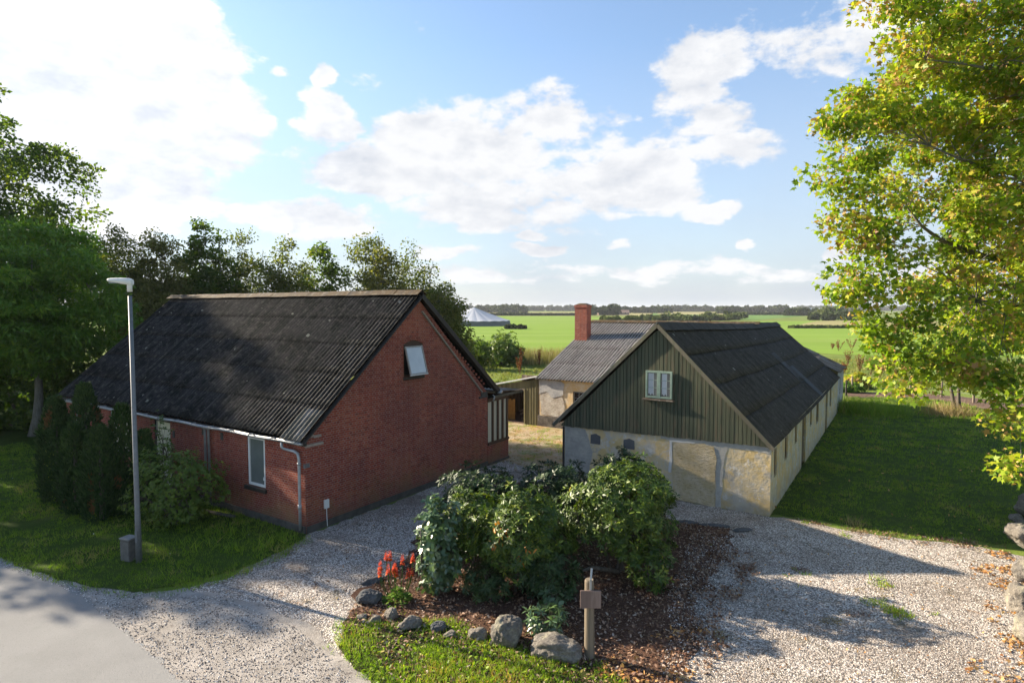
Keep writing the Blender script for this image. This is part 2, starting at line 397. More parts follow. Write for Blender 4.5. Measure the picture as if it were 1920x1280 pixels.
def m_gravel(name='gravel_mat'):
    m, nt, b = mat_new(name); q = NB(nt); co = q.co('Object')
    def cells(scale):
        v = q.n('ShaderNodeTexVoronoi'); v.inputs['Scale'].default_value = scale; q.l(co, v.inputs['Vector']); return v
    v = cells(29); v2 = cells(62)
    s = q.n('ShaderNodeSeparateXYZ'); q.l(v.outputs['Color'], s.inputs[0])
    s2 = q.n('ShaderNodeSeparateXYZ'); q.l(v2.outputs['Color'], s2.inputs[0])
    st = [(0, (.10, .08, .07)), (.2, (.28, .235, .195)), (.45, (.52, .455, .40)), (.7, (.74, .67, .60)), (.9, (.86, .81, .74)), (1, (.30, .20, .15))]
    c = q.mix(.3, q.ramp(s.outputs[0], st), q.ramp(s2.outputs[0], st))
    dk = q.ramp(v.outputs['Distance'], [(.35, 0.0), (.80, .8)]); c = q.mix(dk, c, (.05, .042, .035))
    d1 = q.noise(co, .42, 6, .6); c = q.mix(q.ramp(d1, [(.47, 0.0), (.62, .55)]), c, (.16, .125, .095))
    d2 = q.noise(q.map(co, loc=(9, 4, 0)), 1.1, 7, .7); c = q.mix(q.ramp(d2, [(.57, 0.0), (.66, .65)]), c, (.10, .085, .05))
    d3 = q.noise(q.map(co, loc=(2, 14, 0)), 1.7, 6, .65); c = q.mix(q.ramp(d3, [(.60, 0.0), (.68, .6)]), c, (.24, .13, .06))
    q.l(c, b.inputs['Base Color']); b.inputs['Roughness'].default_value = .85; b.inputs['Specular IOR Level'].default_value = .2
    h = q.m('ADD', q.m('SUBTRACT', 1.0, v.outputs['Distance']), q.m('MULTIPLY', q.m('SUBTRACT', 1.0, v2.outputs['Distance']), .4))
    q.l(q.bump(h, .022, .9), b.inputs['Normal']); return m

def m_ground(name, stops, scale=1.0, fine=18, bump=.02, patch=None, aniso=None):
    m, nt, b = mat_new(name); q = NB(nt); co = q.co('Object')
    if aniso: co = q.map(co, aniso)
    a = q.noise(co, scale, 7, .62); f = q.noise(co, fine, 5, .7)
    v = q.m('ADD', q.m('MULTIPLY', a, .6), q.m('MULTIPLY', f, .4))
    c = q.ramp(v, stops)
    if patch:
        for (sc_, lo, hi, k, colr, off) in patch:
            c = q.mix(q.ramp(q.noise(q.map(co, loc=(off, off * .7, 0)), sc_, 6, .65), [(lo, 0.0), (hi, k)]), c, colr)
    q.l(c, b.inputs['Base Color']); b.inputs['Roughness'].default_value = .95; b.inputs['Specular IOR Level'].default_value = .1
    q.l(q.bump(f, bump), b.inputs['Normal']); return m

def m_glass(name, tint=(.25, .27, .27), rough=.08):
    m, nt, b = mat_new(name); q = NB(nt)
    q.l(q.ramp(q.noise(q.co(), 1.2, 3), [(.35, tuple(x * .8 for x in tint)), (.65, tint)]), b.inputs['Base Color'])
    b.inputs['Roughness'].default_value = rough; b.inputs['Specular IOR Level'].default_value = .8; b.inputs['Coat Weight'].default_value = .6; b.inputs['Coat Roughness'].default_value = .04
    return m

M = {}
M['brick'] = m_brick(); M['brick_clean'] = m_brick('brickwork_chimney', moss=False)
M['roof_house'] = m_corr('roof_fibre_cement', (.020, .018, .017), (.060, .055, .051), moss=(.008, .0075, .006), mossy=.3, valley=.85, lichen=.12)
M['roof_new'] = m_corr('roof_newer_sheet', (.17, .16, .15), (.30, .28, .26), moss=(.09, .085, .07), mossy=.1, speck=False)
M['roof_barn'] = m_corr('roof_barn_sheet', (.032, .027, .022), (.072, .062, .051), moss=(.020, .018, .009), mossy=.6, lichen=.10)
M['roof_annex'] = m_corr('roof_annex_sheet', (.22, .195, .175), (.42, .385, .35), moss=(.030, .026, .022), mossy=1.1, lichen=.15, valley=.95)
M['roof_rust'] = m_corr('roof_low_sheet', (.16, .14, .12), (.30, .27, .23), moss=(.12, .08, .05), mossy=.35, speck=False)
M['ridge'] = m_corr('ridge_tile', (.035, .028, .022), (.085, .066, .050), moss=(.07, .045, .02), mossy=.2, speck=False, lichen=.25)
M['skylight'] = simple('skylight_sheet', (.08, .084, .088), .8, .25, 4)
M['plaster'] = m_plaster('plaster_gable'); M['plaster_side'] = m_plaster('plaster_side', True)
M['patch_rough'] = m_patch('plaster_rough', (.50, .39, .21), (.62, .52, .36), .07, 9, (.24, .18, .11))
M['patch_ochre'] = m_patch('plaster_ochre', (.52, .42, .25), (.58, .52, .40), .012, 5, (.42, .37, .29))
M['patch_cement'] = m_patch('cement_render', (.33, .32, .29), (.46, .43, .37), .01, 5, (.27, .26, .24))
M['patch_grey'] = simple('cement_dark', (.12, .12, .12), .9, .2, 5, bump=.006)
M['patch_white'] = simple('lime_white', (.62, .60, .56), .9, .15, 5, bump=.01)
M['annex_wall'] = m_patch('annex_plaster', (.60, .42, .20), (.62, .53, .40), .03, 7, (.50, .30, .12))
M['rubble'] = m_patch('bare_masonry', (.42, .36, .30), (.62, .58, .52), .09, 8, (.20, .15, .11))
M['annex_grey'] = m_patch('annex_cement', (.33, .33, .34), (.52, .50, .48), .02, 9)
M['plinth'] = m_patch('tarred_plinth', (.07, .06, .055), (.20, .18, .16), .03, 9)
M['concrete'] = simple('concrete', (.10, .092, .08), .9, .45, 4, bump=.008)
M['boards'] = m_boards('green_boards', (.055, .064, .042), (.098, .102, .064), .1265, (.12, .095, .062))
M['boards_shed'] = m_boards('shed_boards', (.13, .115, .06), (.24, .21, .11), .14, (.20, .17, .09))
M['oldwood'] = m_boards('old_wood', (.16, .12, .09), (.30, .25, .20), .2, (.10, .08, .06))
M['bargeboard'] = m_boards('grey_bargeboard', (.10, .09, .065), (.17, .15, .11), .4, (.10, .11, .07))
M['darkboard'] = simple('dark_painted_wood', (.045, .038, .032), .6, .3, 8)
M['brownwood'] = simple('brown_painted_wood', (.075, .040, .026), .6, .3, 8)
M['zinc'] = simple('zinc_metal', (.42, .43, .43), .45, .35, 5, metal=.35, spec=.5)
M['galv'] = simple('galvanised_steel', (.19, .198, .205), .6, .25, 14, metal=.25, spec=.4)
M['white'] = simple('white_paint', (.74, .74, .71), .5, .1, 6)
M['mint'] = simple('pale_green_paint', (.26, .35, .28), .6, .3, 9)
M['curtain'] = simple('curtain_cloth', (.62, .62, .62), .9, .25, 2)
M['sheetwhite'] = simple('cream_panel', (.62, .58, .44), .5, .12, 2)
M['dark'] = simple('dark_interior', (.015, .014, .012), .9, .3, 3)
M['glass'] = m_glass('window_glass', (.17, .19, .18)); M['glass_dark'] = m_glass('dark_glass', (.03, .03, .03))
M['blind'] = m_glass('bright_glass', (.50, .52, .53), .15)
M['frosted'] = m_glass('door_panel', (.62, .58, .48), .35)
M['gravel'] = m_gravel()
M['asphalt'] = m_ground('asphalt', [(.3, (.21, .205, .20)), (.5, (.26, .255, .247)), (.7, (.31, .30, .29))], .35, 90, .012, patch=[(.5, .5, .7, .35, (.19, .185, .175), 3), (45, .58, .66, .5, (.12, .115, .11), 6), (60, .6, .68, .5, (.42, .41, .40), 9)])
M['sand'] = m_ground('sandy_shoulder', [(.3, (.17, .15, .13)), (.5, (.32, .29, .26)), (.68, (.46, .42, .38))], 1.2, 40, .02, patch=[(2.5, .55, .62, .6, (.42, .38, .34), 3), (7, .58, .66, .7, (.12, .10, .09), 9)])
M['mulch'] = m_ground('leaf_mulch', [(.3, (.035, .02, .013)), (.5, (.11, .06, .04)), (.7, (.20, .12, .085))], 1.5, 26, .05, patch=[(30, .6, .68, .8, (.34, .26, .21), 4)])
M['lawn'] = m_ground('lawn_soil', [(.3, (.020, .024, .007)), (.5, (.036, .042, .010)), (.7, (.060, .058, .020))], .8, 20, .03)
M['lawn_green'] = m_ground('lawn_turf', [(.3, (.025, .042, .007)), (.5, (.045, .075, .010)), (.7, (.075, .105, .018))], .8, 20, .03, patch=[(.6, .56, .68, .4, (.10, .095, .03), 5)])
M['yard'] = m_ground('yard_dry', [(.3, (.20, .14, .075)), (.5, (.36, .28, .18)), (.7, (.46, .38, .28))], 1.2, 18, .03, patch=[(.9, .5, .62, .8, (.14, .19, .04), 3), (.7, .5, .6, .7, (.34, .20, .075), 8)])
M['pasture'] = m_ground('pasture', [(.3, (.075, .105, .018)), (.5, (.125, .17, .030)), (.7, (.19, .22, .055))], .12, 2.2, .06, patch=[(.08, .52, .65, .55, (.22, .21, .075), 3), (.3, .6, .68, .5, (.07, .085, .02), 8)])
M['field'] = m_ground('bright_field', [(.3, (.10, .17, .018)), (.5, (.15, .24, .028)), (.7, (.20, .29, .045))], .05, .8, .05, aniso=(.12, 2.2, 1), patch=[(.03, .5, .7, .5, (.22, .27, .07), 6), (.12, .55, .62, .4, (.09, .14, .025), 16)])
M['field2'] = m_ground('far_green', [(.3, (.07, .14, .03)), (.7, (.13, .22, .05))], .01, .4, .02, aniso=(.3, 2, 1))
M['maize'] = m_ground('maize_tassels', [(.3, (.17, .17, .06)), (.7, (.32, .28, .13))], .03, 1.2, .1)
M['soil'] = m_ground('bare_soil', [(.3, (.08, .05, .035)), (.7, (.19, .13, .10))], .8, 8, .05)
M['stone'] = m_ground('granite', [(.3, (.09, .08, .07)), (.5, (.19, .17, .145)), (.68, (.33, .30, .26))], 3, 24, .04, patch=[(3, .55, .62, .6, (.30, .28, .20), 3), (6, .6, .66, .7, (.10, .095, .09), 8)])
M['stone_dark'] = m_ground('granite_grey', [(.3, (.05, .052, .055)), (.7, (.16, .163, .165))], 3, 24, .03)
M['tent'] = simple('tank_canvas', (.40, .42, .46), .6, .12, .3)
M['tankwall'] = simple('tank_wall', (.16, .17, .18), .8, .2, .5)
M['bark'] = m_bark('bark'); M['birch'] = m_bark('pale_bark', (.30, .28, .25), (.10, .09, .07)); M['bark_grey'] = m_bark('smooth_bark', (.20, .19, .16), (.10, .095, .075))
M['lf_syc'] = m_leaf('sycamore_leaf', [(0, (.070, .135, .010)), (.35, (.17, .27, .014)), (.62, (.31, .37, .022)), (.78, (.44, .40, .035)), (.88, (.30, .19, .06)), (.96, (.34, .16, .07)), (1, (.40, .27, .05))], .45, .5)
M['lf_seed'] = m_leaf('sycamore_key', [(0, (.28, .15, .05)), (.5, (.45, .27, .10)), (1, (.58, .40, .16))], .3, .7, .2)
M['lf_dark'] = m_leaf('dark_tree_leaf', [(0, (.042, .078, .010)), (.5, (.080, .130, .014)), (.85, (.13, .18, .018)), (1, (.24, .23, .025))], .48, .55)
M['lf_ash'] = m_leaf('ash_leaf', [(0, (.055, .125, .014)), (.6, (.11, .215, .024)), (1, (.20, .28, .03))], .38, .5)
M['lf_birch'] = m_leaf('birch_leaf', [(0, (.060, .080, .016)), (.6, (.12, .14, .030)), (1, (.22, .21, .045))], .48, .6)
M['lf_olive'] = m_leaf('willow_leaf', [(0, (.10, .105, .026)), (.6, (.17, .17, .045)), (1, (.24, .22, .07))], .45, .6)
M['lf_con'] = m_leaf('conifer_needles', [(0, (.018, .040, .012)), (.5, (.042, .078, .022)), (.95, (.085, .13, .030)), (1, (.15, .08, .03))], .12, .7, .2)
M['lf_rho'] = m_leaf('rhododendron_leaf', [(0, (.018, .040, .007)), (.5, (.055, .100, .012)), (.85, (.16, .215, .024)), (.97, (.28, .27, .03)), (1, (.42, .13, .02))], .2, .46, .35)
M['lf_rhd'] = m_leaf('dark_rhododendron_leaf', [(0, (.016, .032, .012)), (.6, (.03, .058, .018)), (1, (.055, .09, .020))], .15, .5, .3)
M['lf_orange'] = m_leaf('turning_leaf', [(0, (.45, .12, .02)), (1, (.55, .26, .03))], .25, .5)
M['lf_shiny'] = m_leaf('glossy_shrub_leaf', [(0, (.045, .085, .035)), (.6, (.09, .145, .07)), (1, (.14, .22, .05))], .15, .28, .6)
M['lf_shrub'] = m_leaf('shrub_leaf', [(0, (.050, .095, .012)), (.6, (.115, .18, .024)), (1, (.22, .25, .035))], .35, .5)
M['gr_lawn'] = m_leaf('lawn_grass', [(0, (.085, .155, .010)), (.6, (.17, .275, .018)), (.93, (.26, .33, .028)), (1, (.34, .28, .10))], .35, .6)
M['gr_isle'] = m_leaf('bright_grass', [(0, (.11, .20, .012)), (.6, (.21, .32, .022)), (.88, (.32, .38, .04)), (1, (.40, .26, .09))], .4, .6)
M['gr_dry'] = m_leaf('dry_grass', [(0, (.17, .12, .05)), (.6, (.30, .22, .10)), (1, (.42, .33, .19))], .3, .7)
M['gr_field'] = m_leaf('pasture_grass', [(0, (.09, .12, .02)), (.6, (.16, .19, .035)), (1, (.32, .28, .11))], .35, .7)
M['reed'] = m_leaf('reed', [(0, (.10, .10, .03)), (.5, (.19, .17, .06)), (1, (.30, .25, .11))], .3, .7)
M['dock'] = m_leaf('dock_brown', [(0, (.10, .03, .018)), (.6, (.18, .06, .03)), (1, (.24, .13, .05))], .2, .8, .1)
M['deadleaf'] = m_leaf('dead_leaf', [(0, (.07, .03, .018)), (.4, (.18, .09, .05)), (.8, (.32, .20, .13)), (1, (.46, .37, .30))], .15, .6)
M['leaf_orange'] = m_leaf('fallen_orange_leaf', [(0, (.22, .09, .03)), (.5, (.42, .20, .06)), (1, (.55, .36, .16))], .2, .6)
M['pebble'] = m_leaf('pebble', [(0, (.035, .03, .026)), (.35, (.15, .12, .10)), (.6, (.50, .44, .39)), (.9, (.84, .79, .72)), (1, (.38, .24, .15))], 0, .8, .2)
M['poker'] = m_leaf('flower_red', [(0, (.38, .03, .01)), (.7, (.55, .07, .012)), (1, (.8, .25, .03))], .2, .6)
M['far_leaf'] = m_leaf('far_foliage', [(0, (.020, .034, .013)), (.6, (.042, .062, .020)), (1, (.075, .095, .03))], .15, .8, .1)
M['far_olive'] = m_leaf('far_olive_foliage', [(0, (.055, .075, .020)), (.6, (.10, .125, .035)), (1, (.15, .17, .05))], .15, .8, .1)
M['farwall'] = simple('far_wall', (.30, .22, .18), .9, .2, .1); M['farwhite'] = simple('far_white_wall', (.6, .58, .55), .9, .1, .1); M['farroof'] = simple('far_roof', (.16, .12, .11), .9, .2, .1)

# ------------------------------------------------------------------ numpy foliage
def T_(pts): return np.array([(x, y, z) for x, y, z in pts], float)
TPL = {
    'quad': T_([(0, 0, 0), (.34, .5, .04), (0, 1, 0), (-.34, .5, .04)]),
    'oval': T_([(0, 0, 0), (.24, .28, .05), (.22, .7, .04), (0, 1, -.06), (-.22, .7, .04), (-.24, .28, .05)]),
    'long': T_([(0, 0, 0), (.13, .3, .05), (.13, .7, .02), (0, 1, -.1), (-.13, .7, .02), (-.13, .3, .05)]),
    'needle': T_([(0, 0, 0), (.11, .45, 0), (0, 1, 0), (-.11, .45, 0)]),
    'maple': T_([(0, 0, 0), (.30, -.02, -.04), (.22, .22, .03), (.52, .46, -.08), (.22, .52, .03), (0, 1.0, -.1), (-.22, .52, .03), (-.52, .46, -.08), (-.22, .22, .03), (-.30, -.02, -.04)]),
    'blade': T_([(-.04, 0, 0), (.04, 0, 0), (0, 1, .25)]),
    'stone': None}
def norm(a): return a / (np.linalg.norm(a, axis=1, keepdims=True) + 1e-9)
def faces_mesh(name, V, k, rnd, mat, parent=None):
    """V (n*k,3): n polygons of k corners, one random value each"""
    n = len(V) // k; me = bpy.data.meshes.new(name)
    me.vertices.add(n * k); me.vertices.foreach_set('co', V.astype(np.float32).ravel())
    me.loops.add(n * k); me.loops.foreach_set('vertex_index', np.arange(n * k, dtype=np.int32))
    me.polygons.add(n); me.polygons.foreach_set('loop_start', (np.arange(n) * k).astype(np.int32))
    me.update(calc_edges=True)
    a = me.attributes.new('rnd', 'FLOAT', 'FACE'); a.data.foreach_set('value', rnd.astype(np.float32))
    return link(name, me, mat, parent)
def leaf_verts(P, A, Nn, S, tpl, wide=1.0):
    T = TPL[tpl].copy(); T[:, 0] *= wide
    A = norm(A); B = norm(np.cross(A, Nn)); C = np.cross(B, A)
    S = np.asarray(S).reshape(-1, 1, 1)
    V = P[:, None, :] + S * (T[None, :, 0:1] * B[:, None, :] + T[None, :, 1:2] * A[:, None, :] + T[None, :, 2:3] * C[:, None, :])
    return V.reshape(-1, 3), len(T)

def crown_leaves(rng, clumps, per, sig, size, tpl, up=.8, droop=-.2, flat=.6, clump_tone=.35, tone0=0.0):
    """leaves scattered about clump centres"""
    C = np.asarray(clumps, float); n = len(C); cnt = int(per)
    P = np.repeat(C, cnt, 0); k = len(P)
    sg = np.repeat(rng.uniform(.6, 1.25, n), cnt)[:, None] * sig
    off = rng.normal(size=(k, 3)); off = off / (np.linalg.norm(off, axis=1, keepdims=True)) * (rng.uniform(.15, 1, k) ** .6)[:, None] * 1.45
    off[:, 2] *= flat
    P = P + off * sg
    A = rng.normal(size=(k, 3)) + off * .8; A[:, 2] += droop
    Nn = rng.normal(size=(k, 3)) * .75; Nn[:, 2] += up
    S = size * rng.uniform(.65, 1.25, k)
    tone = np.clip(rng.uniform(0, 1, k) * (1 - clump_tone) + np.repeat(rng.uniform(0, 1, n), cnt) * clump_tone + tone0, 0, 1)
    V, kk = leaf_verts(P, A, Nn, S, tpl)
    return V, kk, tone

def ell_points(rng, ells, n, shell=.55):
    """points spread through a union of ellipsoids, biased outwards"""
    out = []; vol = np.array([e[3] * e[4] * e[5] for e in ells]) ** .7; vol /= vol.sum()
    for _ in range(n):
        e = ells[rng.choice(len(ells), p=vol)]
        d = rng.normal(size=3); d /= np.linalg.norm(d); r = rng.uniform(shell ** 3, 1) ** (1 / 3)
        if rng.uniform() < .25: r *= rng.uniform(.3, 1)
        out.append((e[0] + d[0] * r * e[3], e[1] + d[1] * r * e[4], e[2] + d[2] * r * e[5]))
    return np.array(out)

def curve_pts(p, q, rng, n=6, lift=.2, wob=.08):
    p = Vector(p); q = Vector(q); L = (q - p).length; pts = []
    w = [Vector(rng.normal(size=3)) * wob * L for _ in range(2)]
    for i in range(n):
        t = i / (n - 1); c = p.lerp(q, t) + Vector((0, 0, lift * L * math.sin(math.pi * t))) + w[0] * math.sin(math.pi * t) * .7 + w[1] * math.sin(2 * math.pi * t) * .5
        pts.append(c)
    return pts

def tree(name, label, cat, base, ells, nclump, per, sig, leaf, tpl, lmat, bmat, trunk_r=.25, fork=.35, seed=1, group=None, stems=1,
         up=.8, droop=-.2, flat=.6, shell=.55, limbs=7, twig=.012, trunkn=9, extra=None, extra_branch=None, lift=.06):
    rng = np.random.default_rng(seed); b = Vector(base)
    root = thing(name, label, cat, b, group=group)
    E = [(e[0] - b.x, e[1] - b.y, e[2] - b.z, e[3], e[4], e[5]) for e in ells]
    cl = ell_points(rng, E, nclump, shell)
    cl = cl[cl[:, 2] > .15]
    if extra is not None: cl = np.vstack([cl, np.array(extra) - np.array(b)])
    top = max(e[2] + e[5] * .75 for e in E); cx = np.mean([e[0] for e in E]); cy = np.mean([e[1] for e in E])
    mb = MB(); nodes = []
    for s in range(stems):
        off = Vector((rng.normal() * .5, rng.normal() * .5, 0)) * (0 if stems == 1 else 1)
        tp = Vector((cx + off.x * 2, cy + off.y * 2, top * rng.uniform(.85, 1)))
        pts = curve_pts(Vector((0, 0, -.1)) + off * .6, tp, rng, trunkn, 0, .035)
        rr = [trunk_r * (1 - .93 * (i / (trunkn - 1)) ** .8) * (1.25 if i == 0 else 1) for i in range(trunkn)]
        mb.tube(pts, rr, 9); nodes += [(p, r) for p, r in zip(pts, rr) if p.z > top * fork * .6]
    # limbs: first to cluster seeds, then twigs to every clump
    idx = rng.choice(len(cl), size=min(limbs, len(cl)), replace=False); limb_nodes = []
    for i in idx:
        q = Vector(cl[i]) * .92
        cand = [n for n in nodes if n[0].z < q.z + .15 * top] or nodes[:1]
        p, r = min(cand, key=lambda n: (n[0] - q).length + abs(n[0].z - (q.z - .45 * Vector((q.x - n[0].x, q.y - n[0].y, 0)).length)) * .8)
        pts = curve_pts(p, q, rng, 8, lift, .07); r0 = min(r * .6, trunk_r * .5)
        rr = [r0 * (1 - .85 * k / 7) for k in range(8)]
        mb.tube(pts, rr, 6); limb_nodes += list(zip(pts, rr))[2:]
    allb = nodes + limb_nodes; BP = np.array([tuple(n[0]) for n in allb])
    for c in cl:
        d = np.linalg.norm(BP - c, axis=1) + np.maximum(0, BP[:, 2] - c[2]) * .8; j = int(np.argmin(d)); p, r = allb[j]
        r0 = max(min(r * .5, .05), twig); mb.tube(curve_pts(p, c, rng, 5, lift, .08), [r0, r0 * .8, r0 * .6, r0 * .45, twig * .5], 4, cap=False)
    mb.build('trunk', bmat, root, smooth=True)
    V, k, tone = crown_leaves(rng, cl, per, sig, leaf, tpl, up, droop, flat)
    faces_mesh('crown', V, k, tone, lmat, root)
    root['_n'] = len(cl); del root['_n']
    return root, cl, rng

def in_poly(P, poly):
    x, y = P[:, 0], P[:, 1]; c = np.zeros(len(P), bool); n = len(poly)
    for i in range(n):
        x0, y0 = poly[i][:2]; x1, y1 = poly[(i + 1) % n][:2]
        m = ((y0 > y) != (y1 > y)) & (x < (x1 - x0) * (y - y0) / ((y1 - y0) if y1 != y0 else 1e-9) + x0); c ^= m
    return c
def scatter(rng, poly, n):
    A = np.array([p[:2] for p in poly]); lo = A.min(0); hi = A.max(0); out = np.zeros((0, 2))
    for _ in range(40):
        P = rng.uniform(lo, hi, (n, 2)); out = np.vstack([out, P[in_poly(P, A)]])
        if len(out) >= n: break
    return out[:n]
def poly_area(poly):
    A = np.array([p[:2] for p in poly]); x, y = A[:, 0], A[:, 1]
    return .5 * abs(np.dot(x, np.roll(y, 1)) - np.dot(y, np.roll(x, 1)))
def vnoise(P, s, seed=0):
    return np.array([mnoise.noise(Vector((p[0] * s + seed * 17.3, p[1] * s - seed * 5.1, seed))) for p in P])
def blades(name, poly, dens, h, w, mat, seed, label=None, cat='grass', z=.015, patch=None, tuft=6, thr=-9, lean=.45, kind='stuff', holes=()):
    rng = np.random.default_rng(seed); n = int(poly_area(poly) * dens / tuft)
    C = scatter(rng, poly, n)
    vn = vnoise(C, .9, seed) + .5 * vnoise(C, 3.1, seed + 1)
    keep = vn > thr; C = C[keep]; vn = vn[keep]
    for hp in holes: k_ = ~in_poly(C, hp); C = C[k_]; vn = vn[k_]
    P = np.repeat(C, tuft, 0) + rng.normal(size=(len(C) * tuft, 2)) * h * .55; v = np.repeat(vn, tuft)
    k = len(P); P3 = np.column_stack([P, np.full(k, z)])
    A = rng.normal(size=(k, 3)) * lean; A[:, 2] = 1
    Nn = rng.normal(size=(k, 3)); Nn[:, 2] *= .2
    S = h * rng.uniform(.5, 1.3, k) * (1 + .55 * v)
    V, kk = leaf_verts(P3, A, Nn, np.maximum(S, .01), 'blade', wide=w / h / .08)
    tone = np.clip(rng.uniform(0, 1, k) * .7 + .2 + v * .6 - .05, 0, 1)
    o = faces_mesh(name, V, kk, tone, mat)
    return tag(o, label, cat, kind=kind)
def litter(name, poly, n, size, mat, seed, label, cat, z=.02, tpl='oval', tilt=.35, thr=-9, ns=.8):
    rng = np.random.default_rng(seed); C = scatter(rng, poly, n); C = C[vnoise(C, ns, seed) + rng.normal(size=len(C)) * .15 > thr]; k = len(C)
    P = np.column_stack([C, z + rng.uniform(0, .02, k)]); A = rng.normal(size=(k, 3)); A[:, 2] *= tilt; Nn = rng.normal(size=(k, 3)) * tilt; Nn[:, 2] += 1
    V, kk = leaf_verts(P, A, Nn, size * rng.uniform(.5, 1.3, k), tpl); return tag(faces_mesh(name, V, kk, rng.uniform(0, 1, k), mat), label, cat, kind='stuff')
def stones(name, poly, n, size, mat, seed, label, cat='gravel', z=0.0, thr=-9):
    rng = np.random.default_rng(seed); C = scatter(rng, poly, n); C = C[vnoise(C, .7, seed) > thr]; k = len(C)
    base = np.array([(1, 0, 0), (0, 1, 0), (-1, 0, 0), (0, -1, 0), (0, 0, .8), (0, 0, -.5)]); F_ = np.array([(0, 1, 4), (1, 2, 4), (2, 3, 4), (3, 0, 4)])
    S = size * rng.uniform(.4, 1.2, k) ** 1.3; a = rng.uniform(0, 6.28, k); V = base[None] * rng.uniform(.6, 1.3, (k, 6, 1)) * S[:, None, None]
    V[:, :, 0] *= rng.uniform(.8, 1.6, (k, 1)); ca, sa = np.cos(a)[:, None], np.sin(a)[:, None]
    X = V[:, :, 0] * ca - V[:, :, 1] * sa; Y = V[:, :, 0] * sa + V[:, :, 1] * ca; V[:, :, 0] = X + C[:, :1]; V[:, :, 1] = Y + C[:, 1:]; V[:, :, 2] += z
    W = V[:, F_, :].reshape(-1, 3); tone = np.repeat(rng.uniform(0, 1, k), 4)
    return tag(faces_mesh(name, W, 3, tone, mat), label, cat, kind='stuff')

def sheet(name, pts, z, mat, jit=.07, step=.18, seed=0, ns=2.2):
    pts = [Vector((p[0], p[1], 0)) for p in pts]; out = []
    for i, p in enumerate(pts):
        q = pts[(i + 1) % len(pts)]; L = (q - p).length; n = min(260, max(1, int(L / step)))
        d = (q - p).normalized(); nn = Vector((-d.y, d.x, 0))
        for k in range(n):
            c = p + (q - p) * (k / n)
            j = jit * (mnoise.noise(Vector((c.x * ns, c.y * ns, seed))) * 1.6 + .8 * mnoise.noise(Vector((c.x * ns * 4, c.y * ns * 4, seed + 3))))
            out.append(c + nn * j)
    bm = bmesh.new(); vs = [bm.verts.new((c.x, c.y, z)) for c in out]; es = [bm.edges.new((vs[i], vs[(i + 1) % len(vs)])) for i in range(len(vs))]
    bmesh.ops.triangle_fill(bm, edges=es, use_beauty=False)
    for f in bm.faces:
        if f.normal.z < 0: f.normal_flip()
    me = bpy.data.meshes.new(name); bm.to_mesh(me); bm.free(); o = link(name, me, mat); o['kind'] = 'structure'; return o

# ------------------------------------------------------------------ frames of reference of the buildings
UA = Vector((-1735, F, 0)).normalized(); VA = Vector((UA.y, -UA.x, 0)); RZ = math.atan2(-UA.y, -UA.x)
B0 = G(574, 1001); A0 = G(1443, 968); P1 = G(1010, 798)
def LW(o, x, y, z=0): return o - UA * x + VA * y + Vector((0, 0, z))     # building coordinates -> world

# ------------------------------------------------------------------ the ground
o = sheet('ground', [(-3500, -300), (3500, -300), (3500, 6000), (-3500, 6000)], 0, M['pasture'], jit=0)
rdp = [G(-500, 985), G(-200, 1010), G(0, 1047), G(70, 1075), G(125, 1092), G(165, 1122), G(222, 1170), G(285, 1225), G(350, 1285), G(390, 1325), Vector((-4.8, 4, 0)), Vector((-5, -6, 0)), Vector((-60, -6, 0)), Vector((-60, 26, 0)), ]
gravel_poly = [G(560, 1018), G(575, 1003), LW(B0, .05, 5), LW(B0, .05, 9.9), G(1050, 893), LW(A0, -7.0, .03), LW(A0, 0, 0), G(1470, 968), G(1600, 996), G(1700, 1010), G(1840, 1024), G(1900, 1040), G(2100, 1060), Vector((14, 3, 0)), Vector((-5, 2, 0)), G(380, 1340), G(330, 1180), G(300, 1115), G(420, 1085), G(500, 1045)]
yard_poly = [LW(B0, .04, 8.8), LW(B0, 0.1, 9.8), G(1050, 893), LW(A0, -7.02, .2), LW(A0, -7.02, 8.4), LW(A0, -13, 8.4), LW(A0, -17, 8.4), LW(A0, -19, 9), LW(B0, -8, 14), LW(B0, -8, 9), LW(B0, 0, 9)]
sand_poly = [G(130, 1088), G(270, 1114), G(345, 1102), G(470, 1128), G(590, 1178), G(655, 1238), G(745, 1330), G(380, 1400), G(250, 1300), G(130, 1160), G(90, 1100)]
bed_poly = [G(640, 1190), G(672, 1120), G(715, 1085), G(770, 1040), G(800, 985), G(850, 940), G(940, 905), G(1060, 905), G(1200, 940), G(1260, 975), G(1370, 992), G(1352, 1060), G(1300, 1130), G(1310, 1200), G(1270, 1300), G(1160, 1330), G(760, 1300), G(700, 1230)]
isle_poly = [G(628, 1205), G(660, 1175), G(740, 1165), G(850, 1165), G(935, 1205), G(1040, 1235), G(1130, 1250), G(1190, 1300), G(1170, 1340), G(740, 1345), G(680, 1265)]
verge_poly = [G(0, 1047), G(70, 1075), G(140, 1094), G(250, 1110), G(330, 1098), G(430, 1072), G(500, 1046), G(568, 1012), B0, LW(B0, -15.8, 0), LW(B0, -16.2, 9), Vector((-24, 40, 0)), Vector((-50, 42, 0)), Vector((-60, 28, 0)), G(-500, 985), G(-200, 1010)]
lawn_poly = [LW(A0, .02, .2), G(1500, 968), G(1600, 988), G(1700, 1001), G(1800, 1010), G(1880, 1021), G(2150, 994), Vector((34, 20, 0)), Vector((32, 38, 0)), G(1860, 772), G(1800, 755), G(1700, 746), G(1587, 745), LW(A0, 0.02, 25.2)]
sheet('gravel_drive', gravel_poly, .004, M['gravel'], .10, seed=1)
sheet('courtyard', yard_poly, .008, M['yard'], .10, seed=2)
sheet('road_shoulder', sand_poly, .012, M['sand'], .09, seed=3)
sheet('road', rdp, .016, M['asphalt'], .09, .08, seed=4, ns=5)
stones_later = None
